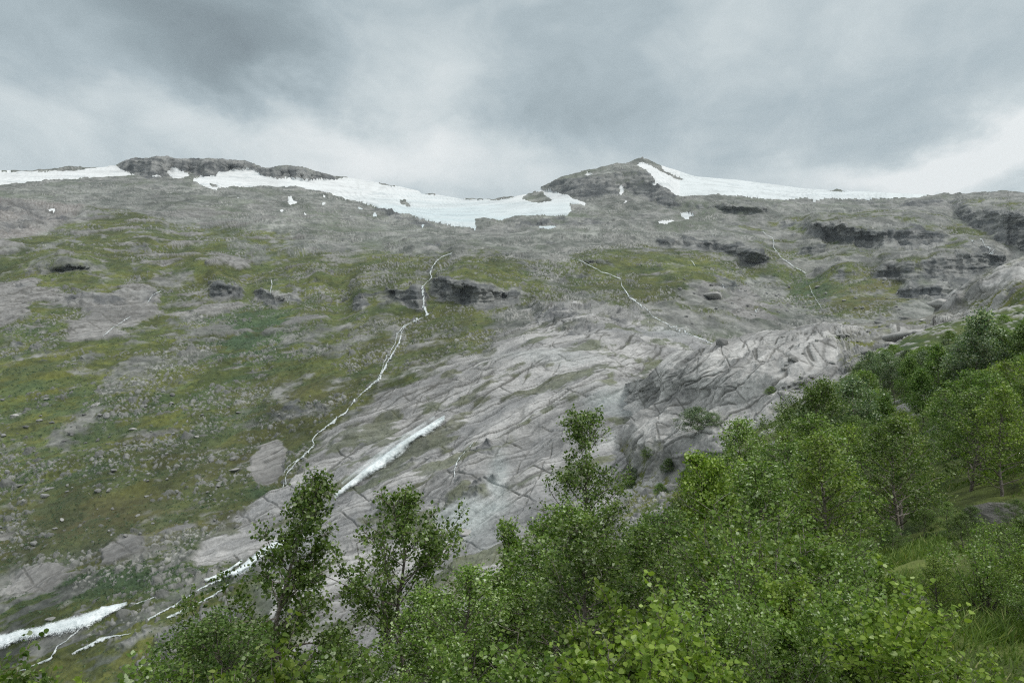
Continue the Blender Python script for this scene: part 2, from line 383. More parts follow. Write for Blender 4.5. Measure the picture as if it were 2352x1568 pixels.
# moraine mounds and hollows on the upper slopes (x, y, rx, ry, log-distance offset)
for x, y, a, b, h in [(965, 545, 60, 28, -.05), (1085, 562, 110, 22, -.04), (860, 540, 90, 18, -.03), (1730, 470, 120, 25, -.06), (1280, 545, 90, 20, -.03),
                      (620, 520, 120, 20, -.03), (750, 500, 80, 18, -.03), (1110, 610, 120, 35, -.05), (880, 640, 60, 40, -.03), (1400, 590, 90, 25, -.03), (330, 540, 60, 25, -.03),
                      (1020, 580, 20, 60, .03), (1330, 640, 30, 40, .02), (780, 690, 30, 60, .025), (1740, 580, 50, 25, -.03), (1600, 640, 60, 30, -.03), (480, 600, 80, 30, -.03),
                      (150, 600, 90, 30, -.03), (1950, 500, 120, 20, -.03), (1550, 600, 90, 22, -.025), (1230, 600, 80, 22, -.02), (700, 600, 90, 22, -.025), (1750, 670, 90, 40, .02),
                      (1860, 650, 40, 50, .03), (1950, 610, 40, 30, -.02), (1440, 545, 80, 15, -.03), (500, 470, 200, 16, -.03), (190, 440, 160, 12, -.02)]:
    cliff_d += h*1.7*np.exp(-((GX-x)/a)**2-((GY-y)/b)**2)
LYA2 = LYA+cliff_d

SNOW = [
 [(-200, 403), (0, 399), (100, 397), (180, 392), (262, 380), (270, 384), (285, 395), (318, 404), (300, 405), (250, 405), (232, 410), (160, 413), (100, 418), (0, 423), (-200, 427)],
 [(386, 392), (398, 384), (410, 390), (424, 398), (438, 402), (420, 409), (405, 415), (388, 405)],
 [(442, 418), (460, 408), (495, 406), (500, 396), (540, 393), (580, 391), (600, 404), (640, 413), (720, 417), (800, 410), (830, 400), (940, 410), (1060, 430), (1180, 430), (1240, 430), (1251, 442), (1308, 448), (1318, 460), (1305, 467), (1312, 477), (1305, 495), (1265, 495), (1204, 495), (1171, 505), (1144, 514), (1114, 505), (1090, 505), (1093, 527), (1050, 517), (996, 507), (949, 495), (872, 479), (848, 467), (781, 453), (740, 443), (690, 432), (620, 428), (560, 430), (505, 428), (498, 437), (470, 429)],
 [(1456, 380), (1473, 375), (1497, 386), (1520, 396), (1547, 406), (1571, 413), (1580, 395), (1700, 405), (1850, 425), (2000, 430), (2140, 444), (2110, 453), (2040, 453), (1970, 455), (1900, 455), (1878, 460), (1850, 455), (1780, 457), (1740, 452), (1700, 447), (1640, 448), (1600, 447), (1560, 452), (1547, 450), (1534, 437), (1507, 420), (1497, 403), (1483, 390)],
 [(1505, 368), (1530, 380), (1571, 390), (1620, 400), (1571, 409), (1545, 400), (1525, 392)],
]
ers = random.Random(3)
def ell(x, y, a, b, ang=0):
    c, s = math.cos(R(ang)), math.sin(R(ang))
    q = [ers.uniform(.45, 1.25) for _ in range(10)]; return [(x+a*q[k]*math.cos(k*math.pi/5)*c-b*q[k]*math.sin(k*math.pi/5)*s, y+a*q[k]*math.cos(k*math.pi/5)*s+b*q[k]*math.sin(k*math.pi/5)*c) for k in range(10)]
PATCH = [ell(1352, 404, 12, 4, 5), ell(1427, 440, 5, 12), ell(1576, 497, 19, 6, 5), ell(1531, 511, 17, 4.5, -10), ell(1256, 523, 19, 5, 5), ell(1326, 465, 20, 5, 12),
         ell(668, 463, 14, 9, 25), ell(742, 466, 6, 5), ell(646, 484, 5, 3), ell(548, 455, 6, 2.5), ell(826, 479, 8, 3, 15), ell(860, 494, 6, 3), ell(115, 482, 13, 3.5, 5), ell(1240, 521, 5, 4),
         ell(971, 518, 4, 4), ell(745, 452, 7, 2.5), ell(700, 490, 5, 2.5), ell(1502, 423, 6, 3), ell(364, 406, 10, 2.5), ell(1437, 463, 3, 5)]
HOLES = [[(1196, 457), (1214, 447), (1245, 444), (1256, 453), (1272, 461), (1245, 467), (1218, 464)], [(915, 456), (929, 459), (943, 471), (944, 481), (932, 475), (919, 466)],
         [(862, 405), (885, 405), (916, 431), (890, 427), (870, 422)], [(967, 440), (1002, 440), (1000, 451), (985, 452)], [(1061, 450), (1100, 450), (1155, 440), (1185, 446), (1180, 454), (1150, 460), (1110, 462), (1063, 459)],
         [(1905, 425), (1945, 425), (1942, 440), (1920, 442), (1905, 440)], [(478, 421), (497, 424), (502, 431), (488, 430)], [(1545, 402), (1575, 411), (1565, 414), (1545, 408)]]
# fine raster for the snow outlines
class Fine: pass
fx = np.arange(-200, 2560, 2); fy = np.arange(340, 540, 2)
FX, FY = np.meshgrid(fx, fy)
sm = np.zeros(FX.shape)
for P in SNOW: sm = np.maximum(sm, inpoly(P, FX, FY))
for P in HOLES: sm = sm*(1-inpoly(P, FX, FY))
big_m = sm.copy()
for P in PATCH: sm = np.maximum(sm, inpoly(P, FX, FY))
sm = blur(sm, 0.5)
def snow_at(x, y):
    u = np.clip((x+200)/2, 0, sm.shape[1]-1.001); v = (y-340)/2
    out = v > sm.shape[0]-2; v = np.clip(v, 0, sm.shape[0]-1.001)
    i = u.astype(int); j = v.astype(int); fu = u-i; fv = v-j
    r = (sm[j, i]*(1-fu)+sm[j, i+1]*fu)*(1-fv)+(sm[j+1, i]*(1-fu)+sm[j+1, i+1]*fu)*fv
    return np.where(out, 0, r)

slab_m = pmask([[(1215, 690), (1460, 700), (1540, 745), (1660, 795), (1800, 1000), (1700, 1300), (1400, 1700), (650, 1700), (620, 1350), (560, 1290), (470, 1315), (440, 1235), (560, 1160), (655, 1110), (712, 1035), (800, 948), (880, 890), (1000, 842), (1130, 802), (1215, 762)]], 5)
ledge_m = pmask([[(141, 712), (275, 669), (319, 648), (370, 665), (363, 716), (292, 759), (232, 779), (161, 776), (151, 749), (215, 716)],
                 [(-200, 665), (0, 658), (97, 628), (67, 699), (60, 742), (0, 752), (-200, 770)],
                 [(570, 1100), (590, 1012), (625, 1003), (655, 1010), (645, 1060), (622, 1110), (590, 1115)],
                 [(0, 1350), (60, 1310), (110, 1298), (150, 1300), (100, 1325), (40, 1345)], [(220, 1262), (300, 1230), (350, 1240), (300, 1265), (240, 1285)],
                 [(1595, 690), (1615, 655), (1650, 650), (1668, 690), (1640, 700)], [(1660, 700), (1700, 660), (1760, 720), (1820, 750), (1700, 740)],
                 [(340, 630), (380, 605), (450, 600), (440, 620), (360, 645)], [(60, 690), (150, 660), (160, 690), (90, 700)]], 3)
strip_m = pmask([[(-200, 1360), (0, 1330), (230, 1260), (450, 1220), (560, 1290), (660, 1700), (-200, 1700)]], 4)
rough_m = pmask([[(-200, 455), (0, 455), (120, 468), (240, 470), (170, 497), (130, 520), (50, 545), (0, 558), (-200, 570)]], 3)
pale_m = blobs([(1420, 930, 70, 25, 1), (1480, 900, 50, 14, .8), (1120, 1170, 60, 25, .8), (1150, 1100, 25, 60, .7), (1060, 1200, 60, 35, .9), (1100, 1230, 40, 40, .7), (1560, 760, 90, 18, .5), (1420, 1010, 50, 25, .4), (700, 1240, 60, 20, .4), (1260, 820, 130, 18, .3), (950, 1050, 60, 20, -.1)])
green_r = blobs([
 (300, 560, 330, 40, .60), (60, 620, 260, 60, .8), (450, 660, 420, 60, .85), (800, 600, 200, 22, .6), (830, 660, 180, 45, .85), (1100, 640, 200, 32, 1.05), (1050, 605, 110, 16, .85),
 (620, 780, 320, 110, .78), (150, 850, 330, 100, .92), (750, 745, 70, 25, 1.0), (880, 710, 60, 55, .85), (980, 760, 160, 50, .62), (1000, 820, 110, 28, .58), (600, 900, 300, 90, .8), (250, 1000, 420, 100, .78), (500, 1080, 300, 90, .8), (150, 1100, 300, 60, .75), (900, 830, 120, 50, .7),
 (150, 1200, 300, 70, .72), (400, 1180, 200, 50, .75), (200, 1320, 330, 50, .92), (1330, 640, 60, 25, .65), (1400, 620, 90, 18, .55), (1550, 635, 60, 18, .85), (1500, 700, 120, 25, .5), (1420, 650, 100, 30, .55),
 (1740, 585, 60, 30, .95), (1800, 620, 60, 18, .95), (1900, 580, 70, 35, .85), (1930, 530, 80, 10, .75), (2090, 575, 110, 14, .8), (2150, 530, 70, 10, .8), (1820, 540, 50, 14, .6),
 (1930, 680, 60, 40, .8), (2010, 690, 55, 45, .75), (1850, 640, 40, 70, .7), (1870, 620, 40, 18, .7), (1700, 720, 120, 25, .35), (2230, 560, 60, 40, .5), (2200, 600, 30, 12, .6), (1570, 770, 70, 12, .5), (2070, 630, 60, 12, .5), (2320, 470, 80, 8, .3),
 (400, 715, 40, 70, .45), (330, 800, 40, 80, .55), (740, 640, 50, 20, .8), (820, 700, 22, 40, .35), (700, 780, 50, 25, .45), (200, 520, 130, 12, .55), (60, 570, 120, 14, .45), (1500, 640, 200, 50, .5), (1650, 610, 120, 30, .5), (1880, 600, 160, 60, .62), (2120, 590, 160, 40, .62), (2000, 500, 160, 14, .45), (1780, 520, 90, 14, .5), (1450, 600, 120, 30, .55), (1960, 680, 120, 50, .66), (2250, 470, 120, 8, .4)], 0.0)
dark_r = blobs([(560, 780, 110, 75, .85), (640, 720, 60, 40, .8), (120, 930, 260, 60, .55), (350, 960, 300, 60, .6), (50, 780, 120, 40, .5), (100, 1080, 260, 40, .6), (250, 1330, 300, 45, .8), (480, 1250, 90, 30, .6), (1860, 680, 60, 50, .7), (1720, 570, 25, 15, .6), (1770, 740, 60, 30, .4), (600, 1130, 40, 14, .7), (400, 1190, 40, 14, .5), (1900, 580, 60, 30, .5), (860, 640, 40, 30, .2), (700, 700, 60, 30, .4), (300, 870, 100, 30, .1), (1490, 720, 20, 20, .6)], .34)
brown_r = blobs([(300, 1200, 330, 80, .9), (560, 1060, 220, 80, .7), (60, 1240, 180, 50, .8), (700, 930, 160, 60, .7), (960, 800, 160, 50, .6), (2000, 690, 90, 50, .8), (150, 1000, 200, 60, .35), (250, 660, 200, 40, .3), (1050, 770, 120, 40, .5)], .15)
yel_r = blobs([(60, 880, 220, 60, .9), (330, 800, 180, 50, .55), (1100, 640, 180, 30, .5), (740, 745, 60, 25, .3), (400, 1430, 200, 50, .9), (2000, 690, 80, 50, .9), (500, 590, 300, 30, .45), (1560, 635, 60, 20, .3), (800, 650, 150, 30, .3), (250, 640, 250, 40, .5)], .2)
boul_r = blobs([(600, 900, 420, 130, .75), (450, 1060, 420, 150, .9), (150, 1130, 300, 100, .85), (1000, 780, 200, 60, .8), (1500, 690, 200, 60, .7), (1750, 700, 250, 60, 1), (2020, 590, 130, 30, .9), (1550, 540, 500, 50, .5), (420, 740, 80, 60, .6), (700, 800, 120, 40, .7), (800, 690, 40, 40, .7), (650, 620, 150, 30, .4), (1320, 590, 150, 40, .6), (120, 850, 200, 50, .15), (1100, 630, 150, 25, .2), (2250, 560, 100, 40, .5)], .35)

upg = pmask([[(-200, 575), (60, 550), (180, 505), (320, 500), (400, 545), (480, 565), (600, 582), (700, 592), (790, 582), (870, 575), (905, 600), (950, 612), (990, 600), (1060, 588), (1130, 590), (1190, 612), (1280, 642), (1320, 665), (1215, 680), (1000, 720), (960, 760), (900, 830), (700, 880), (560, 900), (400, 900), (200, 930), (-200, 960)]], 4)
SCREE = [[(470, 690), (488, 700), (450, 790), (400, 840), (330, 850), (420, 765)], [(655, 760), (660, 735), (700, 700), (790, 676), (800, 690), (720, 712), (690, 735), (690, 770), (650, 800)], [(690, 790), (790, 770), (800, 745), (830, 720), (850, 740), (840, 790), (780, 830), (690, 825)],
  [(215, 905), (260, 850), (350, 830), (440, 800), (520, 770), (560, 765), (480, 830), (400, 870), (300, 905), (210, 930)], [(800, 720), (845, 720), (850, 790), (815, 800)], [(640, 620), (780, 612), (860, 618), (880, 600), (940, 612), (880, 640), (820, 640), (700, 632)], [(520, 540), (600, 560), (640, 600), (600, 610), (520, 590)],
  [(905, 735), (960, 735), (900, 850), (850, 850)], [(0, 790), (60, 780), (40, 830), (-100, 850), (-100, 800)], [(960, 600), (1000, 590), (990, 640), (965, 660), (950, 640)], [(1180, 610), (1260, 615), (1330, 660), (1260, 665)], [(40, 575), (160, 540), (230, 520), (200, 545), (90, 590)], [(420, 700), (470, 690), (450, 740), (380, 770)]]
scr_m = pmask(SCREE, 2)
green_r = np.maximum(green_r, upg*.95)*(1-scr_m*.62); green_r = green_r*(1-scr_m*.3)
for q in [(745, 747, 48, 24)]:
    wq = np.exp(-(((GX-q[0])/q[2])**2+((GY-q[1])/q[3])**2)**2); green_r = green_r*(1-wq)+1.1*wq
boul_r = np.maximum(boul_r, scr_m*1.1)
SKY = np.array([(-200, 399), (-100, 398), (0, 397), (80, 395), (170, 385), (265, 378), (285, 367), (310, 360), (355, 356), (385, 359), (405, 364), (440, 366), (480, 365), (510, 370), (540, 372), (580, 377), (596, 385), (612, 388), (640, 385), (665, 385), (700, 391), (750, 401), (800, 410), (862, 420), (885, 422), (916, 429), (960, 440), (969, 448), (985, 446), (1000, 449), (1060, 458), (1110, 458), (1135, 458), (1158, 450), (1182, 453), (1200, 449), (1222, 446), (1240, 441), (1245, 432), (1262, 424), (1300, 407), (1350, 391), (1400, 382), (1432, 376), (1448, 371), (1475, 365), (1492, 367), (1507, 377), (1530, 386), (1560, 394), (1600, 406), (1700, 415), (1760, 423), (1850, 435), (1905, 438), (1922, 434), (1945, 439), (2050, 446), (2140, 448), (2200, 445), (2260, 444), (2300, 441), (2352, 443), (2560, 438)])

# ------------------------------------------------------------------ sheets
class Sheet: pass
def make_sheet(LY, x0, x1, step, top, ybot, rows, nback, backs):
    S = Sheet(); xs = np.arange(x0, x1+0.1, step); nx = len(xs)
    yt = np.interp(xs, top[:, 0], top[:, 1])
    v = np.linspace(0, 1, rows)[:, None]
    Yp = yt[None, :]+(ybot-yt[None, :])*v; Xp = np.tile(xs, (rows, 1))
    L = bil(LY, Xp, Yp); D = np.exp(L)
    P = np.stack([(Xp-CX)/F*D, D, (CY-Yp)/F*D], -1)
    S.xs = xs; S.x0 = x0; S.step = step; S.yt = yt; S.ybot = ybot; S.rows = rows; S.Xp = Xp; S.Yp = Yp; S.P = P; S.D = D
    return S
def normals(P):
    du = np.gradient(P, axis=1); dv = np.gradient(P, axis=0)
    n = np.cross(du, dv); n /= np.linalg.norm(n, axis=-1, keepdims=True)+1e-9
    n *= np.sign(n[..., 2:3]+1e-6); return n
def at(S, x, y):
    """point of the finished sheet at a survey position"""
    u = (x-S.x0)/S.step; u = min(max(u, 0), len(S.xs)-1.001); i = int(u)
    yt = S.yt[i]; v = (y-yt)/(S.ybot-yt)*(S.rows-1); v = min(max(v, 0), S.rows-1.001); j = int(v)
    fu, fv = u-i, v-j; P = S.P
    return (P[j, i]*(1-fu)+P[j, i+1]*fu)*(1-fv)+(P[j+1, i]*(1-fu)+P[j+1, i+1]*fu)*fv
def at_seen(S, x, y):
    """surveyed point on the relief: where the line of sight (x, y) meets the finished surface"""
    qx, qy = x, y
    for _ in range(4):
        p = at(S, qx, qy); qx += .8*(x-(CX+p[0]/p[1]*F)); qy += .8*(y-(CY-p[2]/p[1]*F))
    return at(S, qx, qy)
def grid_faces(r, c):
    i = np.arange(r*c).reshape(r, c)
    return np.stack([i[:-1, :-1].ravel(), i[1:, :-1].ravel(), i[1:, 1:].ravel(), i[:-1, 1:].ravel()], 1)
def lerp3(a, b, t): return a+(b-a)*t[..., None]
def strata(P, d1, nrm, warp_l, warp_a, seed):
    """coordinates along / across the rock's layering"""
    d1 = np.array(d1)/np.linalg.norm(d1); nrm = np.array(nrm, float); nrm -= d1*np.dot(nrm, d1); nrm /= np.linalg.norm(nrm); c = np.cross(d1, nrm)
    wx = vn(P[..., 0], P[..., 1], P[..., 2], warp_l, seed)*warp_a
    wy = vn(P[..., 0], P[..., 1], P[..., 2], warp_l*0.35, seed+3)*warp_a*0.3
    return (P@d1, P@nrm+wx+wy, P@c)
def compact(V, Fc, *att):
    u, inv = np.unique(Fc.ravel(), return_inverse=True)
    return (V[u], inv.reshape(Fc.shape))+tuple(a[u] for a in att)

def joints(q, spacing, wd, P, seed, warp=.12, lam=30, keep=0.0):
    """thin open joints: parallel planes, slightly bent, broken into segments"""
    t = q/spacing+vn(P[0], P[1], P[2], lam, seed)*warp+vn(P[0], P[1], P[2], lam*.25, seed+1)*warp*.25
    d = np.abs(t-np.round(t))*spacing
    m = ss(keep-.15, keep+.15, vn(P[0], P[1], P[2]+np.round(t)*37.7, lam*.8, seed+2))
    return ss(1.0, .35, d/wd)*m
# ---- the far mountainside
ST = 1.5
A = make_sheet(LYA2, -180, 2540, ST, SKY, 1640, 850, 0, None)
X, Yp, P0 = A.Xp, A.Yp, A.P
N0 = normals(P0)
PX, PY, PZ = P0[..., 0], P0[..., 1], P0[..., 2]
sp = A.D*ST/F*1.1
Q = (PX, PY, PZ)
wx = X+fbm(Q, 60, 3, 0.55, None, 40)*7*(900/A.D)**0.3; wy = Yp+fbm(Q, 40, 3, 0.55, None, 50)*4*(900/A.D)**0.3
far = ss(520, 430, Yp)
sn = snow_at(X+fbm(Q, 45, 4, .6, None, 60)*3.0, Yp+fbm(Q, 30, 3, .6, None, 70)*1.4)
snow = sn > 0.5; snf = ss(0.2, 0.7, sn); sni = ss(.5, 1.0, sn)
SA_ = strata(P0, (0.92, 0.12, 0.38), (-0.38, 0.3, 0.9), 160, 9, 5)
mS = bil(slab_m, wx, wy); mS = ss(0.30, 0.70, mS+fbm(Q, 25, 5, .6, sp, 80)*0.22+fbm((SA_[0]/4, SA_[1], SA_[2]/2), 22, 4, .6, sp, 81)*.30)
mL = ss(0.34, 0.58, bil(ledge_m, wx, wy)+fbm((SA_[0]/3, SA_[1], SA_[2]), 30, 5, .65, sp, 90)*0.42)
mC = ss(0.28, 0.55, bil(cliff_s, X, Yp+(wy-Yp)*.6)+fbm(Q, 55, 6, .68, sp, 95)*0.34)
rk_r = bil(blobs([(1800, 560, 300, 60, 1), (2150, 560, 220, 100, 1), (1400, 480, 200, 40, .6), (1700, 480, 200, 40, .5), (2300, 470, 160, 40, .9), (1620, 700, 120, 60, .8), (2000, 470, 300, 20, .7), (860, 480, 120, 25, .8), (1180, 520, 120, 20, .8), (350, 420, 200, 16, .7), (700, 440, 120, 16, .6), (60, 500, 130, 50, .8), (300, 620, 300, 60, .15), (1330, 720, 160, 40, .7), (900, 690, 60, 40, .6)], .12), X, Yp)
mK = ss(.30, .60, rk_r*.55+fbm((PX, PY, PZ*1.4), 75, 6, .64, sp, 96)*.45)
mT = bil(strip_m, wx, wy); mR = ss(0.3, 0.7, bil(rough_m, wx, wy))
mP = bil(pale_m, wx, wy)
# streak coordinates on the slope: up-valley rising bands
SA = strata(P0, (0.92, 0.12, 0.38), (-0.38, 0.3, 0.9), 160, 9, 5)
SAq = (SA[0]/5, SA[1], SA[2]/2.5)
band = fbm(SAq, 22, 4, .6, None, 110)
gr = bil(green_r, wx, wy)
gn = fbm(Q, 90, 6, .66, sp, 120)*0.5+band*0.36+fbm(SAq, 8, 4, .65, None, 121)*.34+fbm(Q, 14, 4, .75, sp*.7, 122)*.30
bb = bil(boul_r, wx, wy)
green = ss(0.10, 0.33, gr*1.0+gn*0.36)*ss(0.02, .15, gr)
green = np.clip(green, 0, 1)
# strips of bare rock and turf near the valley floor
tq = fbm(SAq, 9, 4, .6, None, 130)
green = np.where(mT > 0.02, np.maximum(green*(1-mT), mT*ss(-0.25, 0.10, tq+0.1)), green)
# knolls of rock poking out of the left slope
kn = ss(0.42, 0.62, fbm((SA[0]/3, SA[1], SA[2]/1.5), 45, 4, .55, None, 140))*ss(900, 700, X)*ss(850, 700, Yp)*ss(430, 520, Yp)
rockm = np.clip(np.maximum.reduce([mS, mL, mC*0.9, mR, kn*0.9, mK*.9]), 0, 1)
tuft = ss(0.30, 0.55, fbm((SA[0]/3, SA[1]*1.2, SA[2]/2), 16, 4, .6, None, 150)+vn(PX, PY, PZ, 120, 155)*.35)*0.8
green_s = tuft*mS*ss(0.5, 0.1, mP)
green = np.clip(green*(1-rockm*0.93)+green_s*0.9+kn*0, 0, 1)*(1-mC*0.8)
# stones
h1, t1 = cells(PX, PZ*1.2+PY*0.5, 6.5, 1); h2, t2 = cells(PX, PZ*1.2+PY*0.5, 3.4, 2); h3, t3 = cells(PX+PY*.2, PZ*1.3+PY*0.4, 13, 3)
cl = fbm(Q, 70, 3, .6, None, 160)+band*.7
den = np.clip(bb*0.62+cl*0.80-.06, 0, 1)*(1-rockm)*(1-snf)*(1-green*.35)
s1 = ss(0.0, 0.08, h1)*(t1 < den*0.95); s2 = ss(0.0, 0.10, h2)*(t2 < den*1.1); s3 = ss(0, .05, h3)*(t3 < den*0.22)*ss(0, .3, den)
stone = np.maximum(np.maximum(s1, s2), s3)
# displacement
amp_s = 1-snf*0.93
big = fbm(Q, 240, 3, .5, sp, 170)*9*ss(300, 1400, A.D)+ridg(Q, 130, 3, .5, sp, 171)*3.5*ss(300, 1400, A.D)
mid = ridg(Q, 60, 5, .52, sp, 180)*1.9
scree = fbm(Q, 14, 5, .75, sp*.7, 190)*0.55*ss(560, 640, Yp)+fbm(Q, 14, 4, .6, sp, 190)*.35+fbm(Q, 60, 4, .55, sp, 191)*2.2
knd = kn*5.0+vn(PX, PY, PZ, 25, 195)*kn*3
# layered, fractured rock
l1 = ridg((SA[0]/6, SA[1], SA[2]/3), 26, 5, .62, sp*0.8, 200)
l2 = ridg((SA[0]/4, SA[1]*1.0, SA[2]/2), 8, 3, .6, sp*0.8, 210)
st_q = SA[1]/13+vn(PX, PY, PZ, 90, 215)*1.2; fr = st_q-np.floor(st_q); step_ = (ss(0.0, 0.8, fr)-fr)*5
rock_d = l1*1.5+l2*.6+step_*1.2+fbm(Q, 70, 3, .5, None, 220)*7+ridg(Q, 28, 3, .55, sp, 221)*1.8
# cliffs: vertical ribs and ledges
rib = ridg((PX, PY, PZ/2.0), 26, 6, .66, sp*.7, 230)*1.8+ridg((PX/6, PY/6, PZ), 12, 4, .7, sp*.7, 240)*3.0
disp = big*1+(1-rockm)*(mid+scree)+mS*rock_d*0.9+mL*rock_d*0.7+mC*rib*1.1*ss(0, .4, mC)+mR*(ridg(Q, 45, 5, .6, sp, 250)*6)+knd+mK*(1-mS)*(rib*.45+ridg(Q, 60, 4, .5, sp, 252)*3)
disp += (s1*h1*6.5+s2*h2*3.4+s3*h3*13)*0.85
shrub = ss(0.1, 0.4, fbm(Q, 9, 3, .6, sp, 260)+0.1)*green*bil(dark_r, wx, wy)
disp += shrub*2.0*ss(1800, 900, A.D)
disp *= amp_s
disp += sni*2.5+snf*(vn(PX, PY/2, PZ, 160, 270)*3+vn(PX/3, PY, PZ, 35, 275)*1.2)
# gully of the main stream and the fall
# colours
def c3(*c): return np.array(c)
vnr = fbm(Q, 45, 5, .6, sp, 300); vnf = fbm(Q, 26, 6, .85, sp*.7, 310)*.8
screeC = lerp3(c3(.105, .116, .102), c3(.265, .272, .25), ss(-.9, 1.0, vnr*.6+vnf*0.9))
screeC = lerp3(screeC, c3(.105, .125, .085), 0.65*ss(-0.1, .8, fbm(Q, 130, 4, .6, None, 320)))
slabC = lerp3(c3(.20, .20, .197), c3(.405, .40, .39), ss(-1.0, 1.0, fbm((SA[0]/5, SA[1], SA[2]/2.5), 20, 6, .75, sp*.7, 330)+.12))
jw = .35+sp*.75
crack = joints(SA[1], 9, jw, Q, 500, .16, 45, -.15)*.8
crack = np.maximum(crack, joints(SA[1]+SA[0]*.12, 4.5, jw*.7, Q, 503, .16, 30, .05)*.55)
crack = np.maximum(crack, joints(SA[0]*.75+SA[1]*.66, 21, jw*1.1, Q, 506, .16, 50, .12)*.8)
crack = np.maximum(crack, joints(SA[0]*.8-SA[1]*.5+SA[2]*.3, 27, jw, Q, 509, .16, 60, .1)*.7)
crack = np.maximum(crack, joints(SA[1]-SA[0]*.25, 30, jw*1.8, Q, 512, .16, 70, -.05)*.9)
crack = np.maximum(crack, ss(0.14, 0.02, np.abs(vn(SA[0]/9, SA[1], SA[2]/4, 5, 340)))*.4*ss(-.3, .4, vn(PX, PY, PZ, 40, 341)))
slabC = lerp3(slabC, c3(.07, .07, .06), crack); P_crack = crack*(mS+mL*.6).clip(0, 1)
slabC = lerp3(slabC, c3(.40, .45, .445), np.clip(mP, 0, 1)*0.7)
slabC = lerp3(slabC, c3(.17, .175, .18), 0.6*ss(.2, .8, fbm((SA[0]/5, SA[1], SA[2]/2), 60, 3, .6, None, 345)))
cliffC = lerp3(c3(.072, .078, .084), c3(.27, .27, .26), ss(-.7, 1.1, fbm((PX, PY, PZ/3), 22, 5, .7, sp*.8, 350)*.7+fbm((PX/6, PY/6, PZ), 11, 4, .7, sp*.8, 355)*.9))
g0 = lerp3(c3(.045, .060, .018), c3(.100, .116, .029), ss(-.9, .9, vnr*.7+vnf*.8))
g0 = lerp3(g0, c3(.155, .155, .034), np.clip(bil(yel_r, wx, wy)*0.28+vnf*0.15, 0, 1))
g0 = lerp3(g0, c3(.100, .092, .045), np.clip(bil(brown_r, wx, wy)*0.7+band*.15, 0, 1))
dk = np.clip(bil(dark_r, wx, wy)*ss(-.35, .25, fbm(SAq, 16, 4, .6, None, 360)+vnf*.5+bil(dark_r, wx, wy)-.45), 0, 1)
g0 = lerp3(g0, c3(.042, .078, .042), dk*0.95)
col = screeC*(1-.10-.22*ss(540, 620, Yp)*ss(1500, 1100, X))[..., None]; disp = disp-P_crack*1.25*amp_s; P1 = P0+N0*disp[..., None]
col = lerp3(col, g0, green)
fan = fbm((PX, PY/6, PZ/6), 34, 5, .6, None, 370); col = col*(1+.20*np.clip(fan, -1, 1)*(1-rockm)+.22*np.clip(fbm(Q, 260, 3, .5, None, 372), -1, 1))[..., None]
stC = lerp3(c3(.12, .124, .115), c3(.31, .31, .29), np.where(s3 > 0, t3*3, np.where(s1 > 0, t1*1.3, t2*1.2)).clip(0, 1))
col = lerp3(col, stC, stone*(1-rockm))
rk = np.clip(np.maximum.reduce([mS, mL, kn*.85, mR]), 0, 1)*(1-green_s*.9)
col = lerp3(col, lerp3(slabC, c3(.20, .18, .165), mR*.5), rk)
col = lerp3(col, lerp3(col*0.82, c3(.145, .14, .13), .6*np.ones_like(mL)), np.clip(np.maximum(mL, kn)*(1-mS), 0, 1)*.8)
kC = lerp3(c3(.105, .108, .104), c3(.29, .288, .275), ss(-.8, .8, fbm((PX/2, PY/2, PZ), 18, 6, .72, sp*.7, 361)))
col = lerp3(col, kC, np.clip(mK*(1-mS)*(1-mC), 0, 1)*.7)
col = lerp3(col, cliffC, np.clip(mC, 0, 1)*0.80*(1-green*.5))
P1b = P1
A.P = P1b
rows, ncol = X.shape
V = P1b.reshape(-1, 3)
Fq = grid_faces(rows, ncol)
fs = snow.reshape(-1)[Fq].sum(1) >= 2
fsl = (mS.reshape(-1)[Fq].mean(1) > 0.5) & ~fs
bigsnow_r = (lambda xx, yy: big_m[np.clip(((yy-340)/2).astype(int), 0, big_m.shape[0]-1), np.clip(((xx+200)/2).astype(int), 0, big_m.shape[1]-1)]*(yy < 538))
colf = col.reshape(-1, 3)
iceC = lerp3(c3(.68, .70, .70)*np.ones(X.shape+(3,)), c3(.52, .60, .62), np.clip(ss(430, 500, Yp)*0.8+vn(PX/3, PY, PZ, 60, 400)*.25, 0, 1)*ss(700, 900, X)*(X < 1330)+.35*(X > 1560))
iceC = lerp3(iceC, c3(.42, .47, .49), 0.5*ss(.45, .8, fbm((PX/4, PY, PZ*2), 30, 4, .6, None, 410)))
cv = joints(PY*.45+PZ+PX*.12, 16, sp*1.3, Q, 540, .9, 120, .0)+joints(PY*.3+PZ-PX*.3, 34, sp*1.2, Q, 543, .7, 120, .15); iceC = iceC*(1-.12*np.clip(cv, 0, 1)-.10*ss(0, .8, fbm((PX/2, PY, PZ*2), 70, 4, .6, None, 545)))[..., None]
icef = iceC.reshape(-1, 3)
# back side and skirt rows so the sheet is a solid ridge from anywhere
def strip(S, top_rows):
    P = S.P; last = P[0]
    out = [last]
    for k, dz in top_rows:
        q = last.copy(); q[:, 0] *= k; q[:, 1] *= k; q[:, 2] = last[:, 2]*1.0+dz; out.append(q)
    return np.array(out)
bk = strip(A, [(1.03, -6), (1.12, -60), (1.4, -260), (1.9, -700)])
Vb, Fb = bk.reshape(-1, 3), grid_faces(len(bk), ncol)[:, ::-1]
cb = np.tile(np.array([[.2, .2, .19]]), (len(Vb), 1)); snowcol = np.repeat(snow[0][None], len(bk), 0).reshape(-1); cb[snowcol] = (.7, .76, .79)
v1, f1, c1 = compact(V, Fq[~fs & ~fsl], colf)
o = build('mountain', np.concatenate([v1, Vb]), np.concatenate([f1, Fb+len(v1)]), M_mtn, smooth=True, col=np.concatenate([c1, cb])); tag(o, kind='structure')
